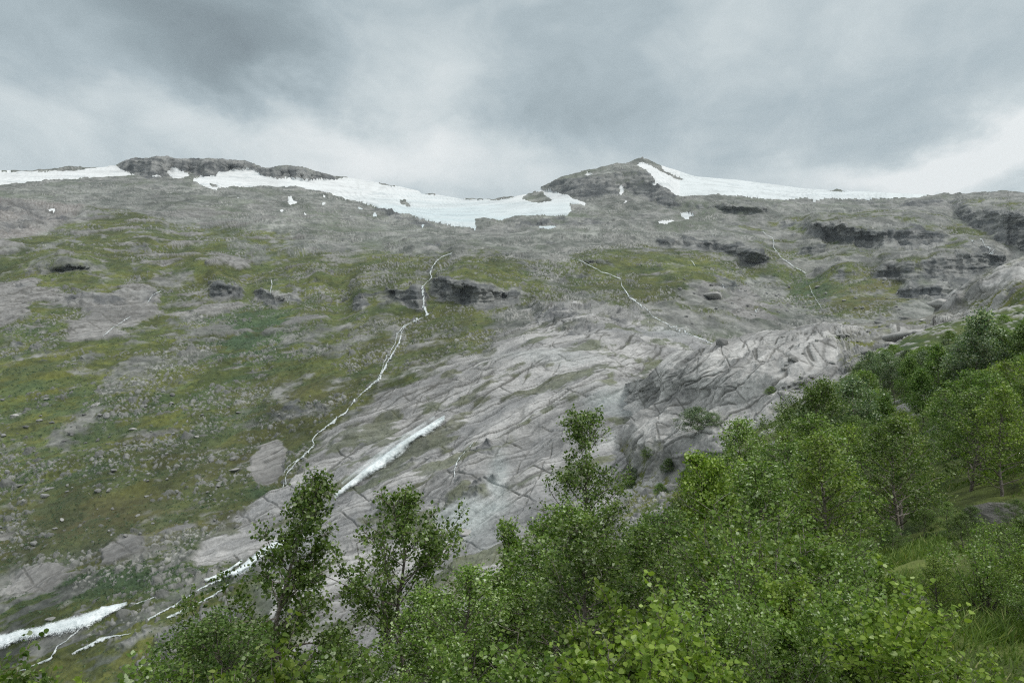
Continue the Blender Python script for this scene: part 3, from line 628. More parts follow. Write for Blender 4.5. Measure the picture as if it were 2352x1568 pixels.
v1, f1, c1 = compact(V, Fq[fsl], colf)
tag(build('bare_rock_slope', v1, f1, M_slab, smooth=True, col=c1), kind='structure')
cen = Fq[fs][:, 0]
isb = bigsnow_r(X.reshape(-1)[cen], Yp.reshape(-1)[cen]) > 0
lft = X.reshape(-1)[cen] < 440
for nm, sel in (('snowfield', isb & lft), ('glacier', isb & ~lft), ('snow_patches', ~isb)):
    v1, f1, c1 = compact(V, Fq[fs][sel], icef)
    if len(f1): tag(build(nm, v1, f1, M_snow, smooth=True, col=c1), kind='structure')

# ---- the nearer bare rock ridge on the right
CREST = np.array([(1360, 900), (1440, 880), (1480, 868), (1510, 838), (1530, 818), (1560, 806), (1600, 806), (1640, 792), (1655, 782), (1680, 782), (1720, 770), (1760, 758), (1820, 752), (1850, 746), (1920, 738), (1980, 742), (2050, 733), (2110, 730), (2142, 722), (2150, 700), (2170, 684), (2200, 665), (2235, 646), (2280, 622), (2320, 606), (2352, 592), (2560, 545)], float)
B = make_sheet(LYB, 1370, 2540, ST, CREST, 1560, 560, 0, None)
X, Yp, P0 = B.Xp, B.Yp, B.P
N0 = normals(P0); PX, PY, PZ = P0[..., 0], P0[..., 1], P0[..., 2]; Q = (PX, PY, PZ); sp = B.D*ST/F*1.1
SB = strata(P0, (0.80, 0.25, 0.52), (-0.5, 0.25, 0.82), 60, 6, 8)
dC = blobs([(1560, 900, 160, 130, 1), (1680, 860, 170, 110, 1), (1620, 990, 120, 70, 1), (1820, 800, 90, 55, .8), (1890, 860, 60, 70, .8), (1900, 760, 90, 14, .8), (2170, 690, 60, 26, .9), (2260, 650, 80, 25, .6), (2340, 620, 60, 25, .55), (2080, 775, 50, 25, .7), (1450, 900, 80, 100, 1), (1520, 1210, 60, 22, .6)], .12)
rB = ss(.25, .6, bil(dC, X, Yp)+fbm(Q, 12, 4, .6, sp, 20)*.25)
gB = ss(.35, .65, bil(blobs([(1850, 760, 60, 12, .7), (2000, 830, 120, 40, .75), (1560, 1120, 110, 50, .8), (1780, 930, 60, 25, .7), (2150, 800, 120, 50, .8), (2320, 720, 100, 60, .9), (1450, 1100, 60, 40, .6), (1960, 900, 100, 50, .9), (1900, 800, 60, 30, .6)], .35), X, Yp)+fbm(Q, 14, 5, .6, sp, 30)*.5)*(1-rB)
m1 = ridg((SB[0]/5, SB[1], SB[2]/2.5), 20, 6, .64, sp*.8, 40); m2 = ridg((SB[0]/2, SB[1], SB[2]), 6, 3, .6, sp*.8, 45)
sq = SB[1]/8+vn(PX, PY, PZ, 40, 46)*1.3; fr = sq-np.floor(sq)
h1, t1 = cells(PX, PY*.8+PZ*.6, 4.2, 5); h2, t2 = cells(PX, PY*.8+PZ*.6, 2.1, 6); h3, t3 = cells(PX, PY*.8+PZ*.6, 9, 7)
den = np.clip(.55+fbm(Q, 30, 3, .6, None, 50)*.6, 0, 1)*(1-rB)
s1 = ss(0, .08, h1)*(t1 < den); s2 = ss(0, .1, h2)*(t2 < den*1.1); s3 = ss(0, .05, h3)*(t3 < den*.3)
disp = rB*(m1*1.7+m2*.6+(ss(0, .8, fr)-fr)*3.2+fbm(Q, 45, 3, .5, None, 55)*6+ridg(Q, 34, 4, .55, sp, 56)*2.4)+(1-rB)*(fbm(Q, 20, 5, .6, sp, 60)*1.2)+(s1*h1*4.2+s2*h2*2.1+s3*h3*9)*.8+fbm(Q, 110, 3, .5, None, 65)*3.5
disp *= ss(0, 40, Yp-B.yt[None, :])*.75+.25
jw = .22+sp*.75
cr = joints(SB[1], 6, jw, Q, 520, .16, 30, -.15)*.8
cr = np.maximum(cr, joints(SB[0]*.75+SB[1]*.66, 13, jw*1.1, Q, 523, .16, 30, .0)*.8)
cr = np.maximum(cr, joints(SB[0]*.8-SB[1]*.5+SB[2]*.3, 15, jw, Q, 526, .16, 35, .0)*.7)
cr = np.maximum(cr, joints(SB[1]+SB[0]*.1, 2.8, jw*.7, Q, 529, .3, 20, .05)*.5)
disp = disp-cr*rB*.8; P1 = P0+N0*disp[..., None]; B.P = P1
slabC = lerp3(c3(.18, .18, .176), c3(.45, .445, .43), ss(-1, 1, fbm((SB[0]/4, SB[1], SB[2]/2), 15, 6, .68, sp*.8, 73)+.15)); slabC = lerp3(slabC, c3(.07, .07, .062), cr)
soil = lerp3(c3(.12, .12, .10), c3(.22, .22, .20), ss(-.7, .7, fbm(Q, 14, 5, .6, sp, 75)))
soil = lerp3(soil, lerp3(c3(.075, .10, .030), c3(.13, .14, .035), ss(-.6, .6, fbm(Q, 12, 5, .6, sp, 77))), gB)
stC = lerp3(c3(.17, .17, .165), c3(.38, .38, .36), np.where(s3 > 0, t3*3, np.where(s1 > 0, t1, t2)).clip(0, 1))
colB = lerp3(lerp3(soil, stC, np.maximum.reduce([s1, s2, s3])), slabC, rB)
rows, ncol = X.shape
bk = strip(B, [(1.03, -4), (1.12, -25), (1.35, -90), (1.5, -180)])
Vb, Fb = bk.reshape(-1, 3), grid_faces(len(bk), ncol)[:, ::-1]
Vv = P1.reshape(-1, 3)
tag(build('rock_ridge', np.concatenate([Vv, Vb]), np.concatenate([grid_faces(rows, ncol), Fb+len(Vv)]), M_slab, smooth=True, col=np.concatenate([colB.reshape(-1, 3), np.tile([[.2, .2, .19]], (len(Vb), 1))])), kind='structure')

# ---- the hillside the camera stands on: a height field in plan
CP = np.array([(.59, 8, -.12), (.65, 12, -.13), (.65, 30, -.11), (.46, 110, -.058), (.557, 150, -.004), (.75, 200, .052), (.75, 30, -.045), (.75, 10, -.12), (.334, 90, -.135), (.162, 100, -.30),
               (.2, 10, -.34), (.1, 4, -.2), (0, 10, -.4), (0, 30, -.45), (0, 100, -.45), (-.4, 10, -.5), (-.4, 30, -.52), (-.4, 100, -.55), (-.75, 10, -.5), (-.75, 30, -.52), (-.75, 100, -.55), (.2, 30, -.35), (.3, 30, -.27), (.45, 10, -.2), (.45, 30, -.17),
               (-.4, 3, -.3), (.4, 3, -.1), (.75, 3, -.06), (-.75, 3, -.3), (0, 1, -.05), (.75, 1, 0), (-.75, 1, -.1), (.75, 330, .0), (.46, 280, -.15), (.16, 280, -.42), (-.4, 300, -.55), (-.8, 300, -.55), (.3, 160, -.24), (.9, 100, .035), (1.1, 30, 0), (1.1, 200, .10), (1.1, 8, -.08), (.62, 70, -.04)])
def tps_fit(U, v):
    n = len(U); r = np.linalg.norm(U[:, None]-U[None], axis=-1); K = np.where(r > 0, r*r*np.log(r+1e-9), 0)+np.eye(n)*0.002
    Pm = np.c_[np.ones(n), U]; M = np.block([[K, Pm], [Pm.T, np.zeros((3, 3))]])
    return np.linalg.solve(M, np.r_[v, 0, 0, 0])
CU = np.c_[CP[:, 0]*2.2, np.log(CP[:, 1])]; CW = tps_fit(CU, CP[:, 2])
def zC(Xw, Yw):
    Xw = np.atleast_1d(np.asarray(Xw, float)); Yw = np.atleast_1d(np.asarray(Yw, float))
    Yc = np.maximum(Yw, 0.8); U = np.stack([np.clip(Xw/Yc, -1.3, 1.3)*2.2, np.log(Yc)], -1)
    out = np.zeros(Xw.shape)+CW[-3]+U[..., 0]*CW[-2]+U[..., 1]*CW[-1]
    for k in range(len(CU)):
        r2 = ((U-CU[k])**2).sum(-1); out += CW[k]*0.5*r2*np.log(r2+1e-12)
    return -1.65+Yc*out
us = np.linspace(-1.25, 1.25, 700); ls = np.exp(np.linspace(math.log(0.8), math.log(330), 620))
U, Yw = np.meshgrid(us, ls); Xw = U*Yw; Z = zC(Xw, Yw); zer = np.zeros_like(Z); spc = Yw*.0065
Qc = (Xw, Yw, Z)
mu = ss(.25, .5, fbm(Qc, 9, 5, .6, spc, 80)+.12)
h1, t1 = cells(Xw, Yw*.6+Z*.8, 1.5, 9); s1 = ss(0, .08, h1)*(t1 < .35*ss(20, 60, Yw)); h2, t2 = cells(Xw, Yw*.6+Z*.8, 2.8, 10); s2 = ss(0, .06, h2)*(t2 < .10*ss(40, 90, Yw))
Z = Z+fbm(Qc, 14, 3, .5, spc, 90)*.5*ss(3, 30, Yw)+fbm(Qc, 3, 5, .6, spc, 95)*.16*ss(2, 8, Yw)+s1*h1*1.5*.6+s2*h2*2.8*.6+fbm(Qc, 60, 2, .5, None, 97)*2.0*ss(60, 160, Yw)
cc = lerp3(c3(.035, .062, .016), c3(.085, .112, .028), ss(-.7, .7, fbm(Qc, 3, 6, .65, spc, 100)))
cc = lerp3(cc, c3(.10, .10, .045), .35*ss(.1, .7, fbm(Qc, 6, 4, .6, spc, 105)))
cc = lerp3(cc, c3(.135, .165, .040), .65*ss(22, 12, Yw)*ss(-.5, .4, fbm(Qc, 1.2, 4, .6, spc, 107)))
cc = lerp3(cc, c3(.28, .28, .265), np.maximum(s1, s2))
tag(build('hillside', np.stack([Xw, Yw, Z], -1).reshape(-1, 3), grid_faces(*Z.shape)[:, ::-1], M_near, smooth=True, col=cc.reshape(-1, 3)), kind='structure')
# plain that carries the whole place to the horizon
gp = build('ground', np.array([(-5200, -900, -520), (5200, -900, -520), (5200, 7000, -520), (-5200, 7000, -520)]), np.array([[0, 1, 2, 3]]), M_mtn, col=np.tile([[.15, .15, .12]], (4, 1))); tag(gp, kind='structure')
gb = np.array([[(x, y, (-1.7+abs(min(x, 0))*-.1)) for x in np.linspace(-6, 14, 5)] for y in (-12, -5, .9)])

# ------------------------------------------------------------------ streams and falls
def resample(pts, step):
    p = np.array(pts, float); d = np.r_[0, np.cumsum(np.hypot(np.diff(p[:, 0]), np.diff(p[:, 1])))]
    n = max(int(d[-1]/step), 2); s = np.linspace(0, d[-1], n)
    return np.stack([np.interp(s, d, p[:, k]) for k in range(p.shape[1])], 1)
def stream(name, S, strands, mat=M_water, lift=.0014, meander=0.0, rag=0.5, seed=1, wk=.62, sm=0):
    Vs, Fs, Ts = [], [], []; r = np.random.default_rng(seed); base = 0
    for pts in strands:                                   # (x, y, width)
        q = resample(pts, 1.3); n = len(q)
        tx = np.gradient(q[:, 0]); ty = np.gradient(q[:, 1]); ln = np.hypot(tx, ty)+1e-6; nx, ny = -ty/ln, tx/ln
        k = np.convolve(r.normal(size=n+12), np.ones(7)/7, 'same')[6:6+n]*2; k2 = np.convolve(r.normal(size=n+12), np.ones(11)/11, 'same')[6:6+n]*3
        off = k2*meander
        wl = q[:, 2]*wk*.6*np.clip(1+rag*k, .2, 2.2); wr = q[:, 2]*wk*.6*np.clip(1-rag*k2*.6+rag*.3*k, .2, 2.2)
        ws = max(4, int(q[:, 2].max()/1.8)+2); G = np.zeros((n, ws, 3)); T = np.zeros((n, ws))
        for i in range(n):
            for j in range(ws):
                f = j/(ws-1); o_ = -wl[i]*(1-f)+wr[i]*f+off[i]
                p = at_seen(S, q[i, 0]+nx[i]*o_, q[i, 1]+ny[i]*o_); e_ = 1-abs(2*f-1)
                G[i, j] = p+np.array([0, -0.5, 1.0])*np.linalg.norm(p)*lift*(.4+e_); T[i, j] = e_*min(1, (i+1)/6, (n-i)/6)
        if sm:
            kk = np.ones(sm)/sm; Gp = np.pad(G, ((sm//2, sm//2), (0, 0), (0, 0)), 'edge'); G = sum(Gp[k_:k_+n] for k_ in range(sm))/sm
        Vs.append(G.reshape(-1, 3)); Ts.append(T.ravel()); Fs.append(grid_faces(n, ws)+base); base += n*ws
    o = build(name, np.concatenate(Vs), np.concatenate(Fs), mat, smooth=True, tone=np.concatenate(Ts)); tag(o, kind='structure'); return o
MAIN = [(1026, 963, 7), (1010, 972, 15), (993, 985, 17), (970, 999, 17), (950, 1011, 18), (927, 1028, 22), (898, 1050, 28), (870, 1070, 25), (851, 1083, 21), (823, 1105, 16), (790, 1130, 12), (764, 1151, 6)]
stream('waterfall_spray', A, [[(x-8, y-7, w_*1.9) for x, y, w_ in MAIN[1:-1]]], mat=M_spray, rag=.2, seed=33, lift=.006, sm=15)
stream('waterfall', A, [MAIN], mat=M_fall, rag=.12, seed=3, lift=.006, sm=25, wk=1.05)
stream('stream', A, [
 [(1040, 582, 1.2), (1016, 593, 1.6), (999, 605, 3), (994, 618, 4), (988, 628, 4.5), (991, 637, 3.5), (986, 645, 2), (976, 655, 2.5), (967, 662, 4.5), (972, 682, 5), (974, 700, 6), (974, 709, 5), (981, 724, 6), (975, 730, 3)],
 [(975, 730, 2), (956, 737, 2.5), (932, 748, 3.5), (922, 766, 3), (917, 789, 4), (907, 806, 3.5), (890, 833, 4.5), (872, 868, 4), (832, 905, 3.5), (803, 935, 4)],
 [(940, 742, 1.5), (925, 752, 2), (912, 770, 2), (908, 792, 2), (896, 810, 2.2), (882, 833, 2.5), (878, 850, 2), (868, 872, 2)],
 [(803, 935, 3), (795, 948, 4), (770, 965, 5), (745, 985, 5), (727, 1000, 4), (718, 1012, 3), (722, 1022, 3), (712, 1034, 5), (698, 1048, 6), (680, 1062, 3), (662, 1084, 2.5), (655, 1100, 2.5), (650, 1130, 2)],
 [(690, 1052, 2), (668, 1068, 2), (655, 1082, 2), (648, 1096, 1.6)]], meander=1.1, rag=.7, seed=5, wk=.85)
stream('stream', A, [[(1325, 597, 1.2), (1345, 608, 2.4), (1362, 616, 2.6), (1380, 626, 2), (1403, 633, 2.2), (1426, 643, 2.5), (1428, 658, 4), (1440, 675, 4.5), (1448, 687, 5.5), (1460, 694, 4), (1483, 709, 2), (1500, 730, 1.2), (1540, 750, 1.2), (1590, 772, 1.2), (1640, 793, 1.4)]], meander=.7, rag=.6, seed=6)
stream('stream', A, [[(1747, 531, 1), (1760, 542, 1.5), (1774, 548, 3), (1777, 560, 3), (1777, 570, 2.5), (1790, 588, 2.5), (1797, 597, 2), (1824, 615, 2.4), (1851, 630, 3), (1852, 642, 2.5)], [(1857, 655, 1.5), (1864, 672, 2.2), (1873, 690, 2), (1884, 704, 2), (1887, 714, 1.6)]], meander=.6, rag=.6, seed=7)
stream('stream', A, [[(2244, 549, 1.5), (2256, 553, 3), (2262, 568, 3), (2272, 578, 2.5), (2284, 590, 2)], [(2226, 552, 1), (2240, 562, 1.6)]], meander=.5, seed=8)
stream('stream', A, [[(622, 640, 2), (625, 655, 2.5), (621, 670, 3), (623, 683, 2)], [(668, 672, 1.2), (664, 690, 1.8), (658, 702, 1.2)]], meander=.5, seed=9)
stream('stream', A, [[(372, 668, 2), (350, 680, 3), (338, 700, 1.8)], [(303, 726, 1.6), (280, 742, 2.4), (262, 753, 2.6), (248, 765, 2.6), (234, 777, 2.6)]], meander=.6, seed=10)
stream('stream', A, [[(1585, 597, 2), (1592, 606, 3), (1598, 616, 2)], [(1655, 652, 1.6), (1670, 664, 2)], [(1733, 706, 2), (1742, 718, 2)]], meander=.5, seed=11)
stream('waterfall', A, [[(1088, 1014, 2.5), (1076, 1030, 3), (1062, 1046, 4.5), (1049, 1062, 3), (1044, 1080, 4), (1044, 1098, 3)]], meander=.6, seed=12)
stream('waterfall', A, [[(690, 1236, 12), (665, 1246, 20), (629, 1258, 26), (600, 1276, 22), (575, 1297, 22), (545, 1318, 16), (512, 1328, 9)], [(560, 1290, 4), (530, 1312, 5), (500, 1327, 6), (470, 1340, 4)]], mat=M_fall, wk=.95, rag=.14, meander=.2, seed=13, lift=.004, sm=9)
stream('stream', A, [[(512, 1330, 6), (480, 1343, 5), (463, 1352, 5), (426, 1376, 5), (400, 1392, 5), (370, 1408, 5), (338, 1424, 6)],
 [(530, 1340, 4), (500, 1362, 5), (468, 1380, 5), (440, 1394, 4), (416, 1404, 6), (383, 1420, 6)], [(303, 1456, 2.5), (260, 1462, 5), (236, 1466, 8), (203, 1484, 8), (165, 1502, 7)],
 [(190, 1440, 1.5), (150, 1474, 3), (132, 1486, 4), (118, 1512, 6), (75, 1531, 7), (40, 1545, 5)], [(360, 1370, 1.5), (320, 1385, 2.5), (300, 1392, 2)]], meander=1.0, rag=.5, seed=14, wk=.85)
stream('river', A, [[(296, 1389, 3), (270, 1396, 14), (246, 1405, 24), (215, 1418, 32), (189, 1430, 34), (150, 1441, 36), (118, 1448, 34), (80, 1457, 30), (47, 1463, 32), (0, 1476, 34), (-90, 1495, 36)]], mat=M_river, rag=.10, meander=.15, seed=15, lift=.004, sm=7, wk=.95)

# ------------------------------------------------------------------ boulders
def rock_mesh(seed, sub=3, flat=0.7, name='boulder', mat=M_boulder):
    import bmesh
    bm = bmesh.new(); bmesh.ops.create_icosphere(bm, subdivisions=sub, radius=1)
    Vv = np.array([v.co[:] for v in bm.verts]); Ff = np.array([[v.index for v in f.verts] for f in bm.faces]); bm.free()
    r = np.random.default_rng(seed); n = r.normal(size=(15, 3)); n /= np.linalg.norm(n, axis=1)[:, None]; d = r.uniform(.62, 1.0, 15)
    dots = Vv@n.T; rad = np.min(np.where(dots > .05, d/np.maximum(dots, .05), 9), 1); rad = np.minimum(rad, 1.25)
    rad *= 1+.03*vn(Vv[:, 0]+9, Vv[:, 1]+9, Vv[:, 2]+9, .22, seed)
    Vv = Vv*rad[:, None]*np.array([1, .8, flat])
    return build(name, Vv, Ff, mat, smooth=False, coll=False).data
ROCKS = [rock_mesh(s, 3, f) for s, f in ((1, .75), (2, .6), (3, .85), (4, .55), (5, .7), (6, .65))]
PALE = [rock_mesh(s, 3, f, mat=M_pale) for s, f in ((7, .6), (8, .5), (9, .7))]
rr = random.Random(5)
def boulder(S, x, y, wpx, label, group=None, mesh=None, sink=.3, asp=1.0, yaw=None):
    p = at_seen(S, x, y); s = wpx/F*p[1]*.5
    o = bpy.data.objects.new('boulder', mesh or rr.choice(ROCKS)); C.objects.link(o)
    o.location = (p[0], p[1], p[2]+s*(.75*asp)*(1-sink*1.4)*.6); o.scale = (s, s, s*asp)
    o.rotation_euler = (rr.uniform(-.2, .2), rr.uniform(-.2, .2), rr.uniform(0, 6.28) if yaw is None else yaw)
    return tag(o, label, 'boulder', group)
for x, y, wd, lab in [(1641, 684, 60, 'big pale block standing out of the scree below the right peak'), (1070, 1222, 42, 'dark boulder resting on the pale wet slab in the middle'),
    (118, 1421, 26, 'rounded grey boulder on the bank beside the white river'), (35, 953, 20, 'pale boulder in dark scrub at the left edge of the slope'), (220, 931, 28, 'light flat boulder below the yellow-green turf on the left slope'),
    (307, 985, 22, 'pale boulder among scrub bands in the middle of the left slope'), (538, 1080, 22, 'pale boulder just left of the upright rock outcrop'), (102, 1139, 24, 'lower of two grey boulders at the far left in the brown slope'),
    (113, 1122, 20, 'upper of two grey boulders at the far left in the brown slope'), (45, 1114, 18, 'grey boulder nearest the left edge on the brown slope'), (262, 1080, 26, 'large grey boulder in the row of stones across the brown slope'), (338, 1140, 15, 'small square boulder alone on the brown heath slope'),
    (78, 1247, 22, 'flat stone low on the brown slope above the green scrub'), (142, 1193, 13, 'small pale stone near the bottom of the brown slope'), (452, 1003, 14, 'pale stone on the slope left of the narrow stream')]:
    boulder(A, x, y, wd, lab, asp=.6, sink=.7, mesh=rr.choice(PALE) if 'pale' in lab or 'light' in lab else None)
for x, y, wd, lab, asp in [(2085, 782, 84, 'broad pale boulder on the ridge left of the green hillside', .8), (2251, 722, 42, 'smooth grey boulder behind the windblown tree', .9), (2165, 700, 70, 'long pale rock slab leaning up the ridge at right', .9), (2079, 728, 24, 'rounded boulder on the skyline of the near ridge', .8),
    (2045, 800, 26, 'grey boulder touching the foot of the broad pale boulder', .9), (1662, 790, 34, 'dark upright block on the notch of the rock ridge', 1.5), (2020, 742, 22, 'small dark boulder on the ridge top left of the rounded one', .9), (1990, 812, 30, 'wedge-shaped boulder among stones on the near ridge', .8), (2180, 765, 46, 'flat pale rock right of the broad pale boulder', .6), (1955, 860, 26, 'pale boulder above the treetops on the near ridge', .9), (2120, 735, 18, 'small pale boulder on the crest beside the long slab', .9)]:
    boulder(B, x, y, wd, lab, asp=asp*.75, sink=.6, mesh=rr.choice(PALE) if 'pale' in lab or 'smooth' in lab else None)
for k in range(90):
    x = rr.uniform(1760, 2200); y = rr.uniform(max(np.interp(x, CREST[:, 0], CREST[:, 1])+6, 745), 950-.35*(x-1900)*(x > 1900))
    boulder(B, x, y, rr.uniform(6, 15)+6*rr.random()**4, 'small grey stone scattered over the near rock ridge', 'stones scattered on the near ridge')
for k in range(110):
    x = rr.uniform(0, 760); y = rr.uniform(900, 1230)
    if x > 560 and y > 1000: continue
    boulder(A, x, y, rr.uniform(5, 10)+7*rr.random()**4, 'small grey stone lying on the green and brown left slope', 'stones on the left slope')
for k in range(60):
    x = rr.uniform(1500, 2100); y = rr.uniform(640, 745)
    boulder(A, x, y, rr.uniform(4, 9)+6*rr.random()**4, 'small grey block in the scree below the right cliffs', 'blocks in the right scree')
# mossy rock close by
MR = [rock_mesh(21, 4, .5, 'boulder', M_mossrock), rock_mesh(22, 3, .6, 'boulder', M_pale)]
def near_rock(px, py, Yd, wd, lab, asp=1):
    mr = MR[1] if 'pale' in lab else MR[0]
    x = (px-CX)/F*Yd; s = wd/F*Yd*.5; o = bpy.data.objects.new('boulder', mr); C.objects.link(o)
    o.location = (x, Yd, float(zC(x, Yd)[0])+s*.15); o.scale = (s, s, s*asp); o.rotation_euler = (0, 0, 1.1*wd); tag(o, lab, 'boulder')
near_rock(2285, 1200, 11.5, 170, 'mossy grey rock between the grass clearing and the dark trees')
near_rock(2100, 1420, 6.0, 90, 'low mossy stone in the grass clearing', .7)
for k, (px, py, Yd, wd) in enumerate([(1985, 905, 95, 20), (2040, 850, 110, 16), (2075, 862, 90, 18), (2130, 820, 105, 22), (2150, 790, 120, 14), (1950, 935, 85, 16), (2005, 880, 100, 12), (2190, 800, 100, 16), (2230, 760, 130, 18), (2330, 700, 140, 24), (2290, 712, 150, 16), (2345, 660, 170, 18), (1890, 960, 80, 14), (2100, 830, 115, 12)]):
    near_rock(px, py, Yd, wd, '%s pale stone up the shrubby right hillside, counted from the left' % ('first second third fourth fifth sixth seventh eighth ninth tenth eleventh twelfth thirteenth fourteenth'.split()[sorted([1985, 2040, 2075, 2130, 2150, 1950, 2005, 2190, 2230, 2330, 2290, 2345, 1890, 2100]).index(px)]), .9)
near_rock(2311, 770, 70, 60, 'pale pointed boulder on the green hillside right of the windblown tree', 1.6)

# ------------------------------------------------------------------ trees
class MB:
    def __init__(s): s.V = []; s.F = []; s.n = 0
    def tube(s, pts, rad, k=6):
        pts = np.asarray(pts, float); n = len(pts)
        t = np.gradient(pts, axis=0); t /= np.linalg.norm(t, axis=1)[:, None]+1e-9
        a = np.cross(t, np.array([.31, .12, .94])); a /= np.linalg.norm(a, axis=1)[:, None]+1e-9; b = np.cross(t, a)
        th = np.arange(k)*2*math.pi/k; rad = np.asarray(rad)[:, None, None]
        ring = pts[:, None]+rad*(a[:, None]*np.cos(th)[None, :, None]+b[:, None]*np.sin(th)[None, :, None])
        s.V.append(ring.reshape(-1, 3)); i = np.arange(n*k).reshape(n, k); j = np.roll(i, -1, 1)
        s.F.append(np.stack([i[:-1].ravel(), j[:-1].ravel(), j[1:].ravel(), i[1:].ravel()], 1)+s.n); s.n += n*k
    def data(s): return np.concatenate(s.V), np.concatenate(s.F)
def leaves(cen, size, r, ovate=False, up=.35, pale=.14, tone0=None):
    n = len(cen); d = r.normal(size=(n, 3)); d[:, 2] -= .3; d /= np.linalg.norm(d, axis=1)[:, None]
    nr = r.normal(size=(n, 3)); nr[:, 2] = np.abs(nr[:, 2])+up; s_ = np.cross(nr, d); s_ /= np.linalg.norm(s_, axis=1)[:, None]+1e-9; nn = np.cross(d, s_)
    L = (size*(.5+1.0*r.random(n)**1.3))[:, None]
    tone = np.clip((.40 if tone0 is None else tone0)+r.normal(size=n)*.17, 0, .84); tone = np.where(r.random(n) < pale, r.uniform(.86, 1, n), tone)
    if ovate:   # petiole end, shoulders, flanks, pointed tip: two halves folded on the midrib
        pr = [(-.45, 0, 0), (-.28, .36, .07), (.08, .40, .10), (.55, 0, -.06), (.08, -.40, .10), (-.28, -.36, .07)]
        V = np.stack([cen+L*(a*d+b*s_+c*nn) for a, b, c in pr], 1)
        i = np.arange(n)[:, None]*6
        Fc = np.concatenate([i+np.array([[0, 1, 2, 3]]), i+np.array([[0, 3, 4, 5]])]); m = 6
    else:
        pr = [(-.5, 0, 0), (-.05, .40, .08), (.5, 0, -.03), (-.05, -.40, .08)]
        V = np.stack([cen+L*(a*d+b*s_+c*nn) for a, b, c in pr], 1)
        Fc = np.arange(n)[:, None]*4+np.array([[0, 1, 2, 3]]); m = 4
    return V.reshape(-1, 3), Fc, np.repeat(tone, m)
def bend(p0, d0, L, n, r, wob, up=0.0, windx=0.0):
    pts = [np.array(p0, float)]; d = np.array(d0, float); d /= np.linalg.norm(d)
    for k in range(n):
        d = d+r.normal(size=3)*wob+np.array([windx, 0, up]); d /= np.linalg.norm(d); pts.append(pts[-1]+d*L/n)
    return np.array(pts)
def tree_mesh(seed, H, env, trunk, mat, leaf=.042, nl=12000, limbs=34, lo=.18, ovate=False, wind=.03, pale=.14, rt=None, sub=(6, 9), elev=(.35, .95), name='crown', sg=.055):
    """returns (wood mesh, crown mesh). env: (height fraction, crown radius in metres); trunk: (height fraction, dx, dy)"""
    r = np.random.default_rng(seed); wood = MB(); rt = rt or H*.011
    tk = np.array(trunk, float); hh = np.linspace(-.12, 1, 22)
    tp = np.stack([np.interp(hh, tk[:, 0], tk[:, 1]), np.interp(hh, tk[:, 0], tk[:, 2]), hh*H], 1)
    wob = np.cumsum(r.normal(size=(22, 2)), 0)*H*.004; tp[:, :2] += wob-wob[2]
    wood.tube(tp, rt*(1-np.clip(hh, 0, 1))**.8+.006, 8)
    ev = np.array(env, float); cl = []
    for i in range(limbs):
        f = lo+(1-lo)*((i+.5)/limbs)**.9+r.normal()*.012; f = min(max(f, lo*.8), .985)
        p0 = np.array([np.interp(f, hh, tp[:, k]) for k in range(3)])
        az_ = i*2.39996+r.normal()*.35; e = r.uniform(*elev); e = e*(.75+.5*f)
        rad = np.interp(min(f+.06, 1), ev[:, 0], ev[:, 1])*r.uniform(.75, 1.25); kk_ = r.uniform(.78, 1.12); L = .12
        while L < 4 and L*math.cos(e) < kk_*np.interp(f+L*math.sin(e)/H, ev[:, 0], ev[:, 1], right=0): L += .05
        d = np.array([math.cos(az_)*math.cos(e), math.sin(az_)*math.cos(e), math.sin(e)])
        q = bend(p0, d, L, 7, r, .10, .015, wind); r0 = max(rt*(1-f)**.8*.5, .007)
        wood.tube(q, np.linspace(r0*1.25, .0045, 8), 5)
        ns = int(r.integers(*sub))
        for j in range(ns):
            t_ = r.uniform(.22, 1.0) if j else 1.0; k = t_*7; a_ = int(min(k, 6)); ps = q[a_]+(q[a_+1]-q[a_])*(k-a_)
            dd = (q[a_+1]-q[a_]); dd /= np.linalg.norm(dd); dd = dd+r.normal(size=3)*.75+np.array([wind*3, 0, .15])
            Ls = (.04*H+.34*L)*r.uniform(.5, 1.1)*(1.15-.5*t_)
            s2 = bend(ps, dd, Ls, 5, r, .16, .01, wind); wood.tube(s2, np.linspace(.008, .003, 6), 3)
            bare = r.random() < .38; cl.append((s2, r.uniform(.5, 1.6)*Ls*(.05 if bare else 1)))
            for _ in range(2):
                k3 = r.uniform(.5, 4.5); a3 = int(k3); p3 = s2[a3]+(s2[a3+1]-s2[a3])*(k3-a3)
                s3 = bend(p3, dd+r.normal(size=3)*.8, Ls*.5, 4, r, .2, 0, wind); cl.append((s3, r.uniform(.4, 1.2)*Ls*.6*(.1 if bare else 1)))
    wt = np.array([c[1] for c in cl]); wt /= wt.sum(); cnt = r.multinomial(nl, wt); cen = []; tn = []
    for (s2, _), c in zip(cl, cnt):
        if c == 0: continue
        k = r.uniform(.3, len(s2)-1.001, c); a_ = k.astype(int); p = s2[a_]+(s2[a_+1]-s2[a_])*(k-a_)[:, None]
        cen.append(p+r.normal(size=(c, 3))*sg*1.15); tn.append(np.full(c, .38+r.normal()*.15))
    cen = np.concatenate(cen); tn = np.concatenate(tn)
    Vl, Fl, to = leaves(cen, leaf, r, ovate, pale=pale, tone0=tn)
    Vw, Fw = wood.data()
    return (build('trunk', Vw, Fw, M_bark, smooth=True, coll=False).data, build(name, Vl, Fl, mat, coll=False, tone=to).data)
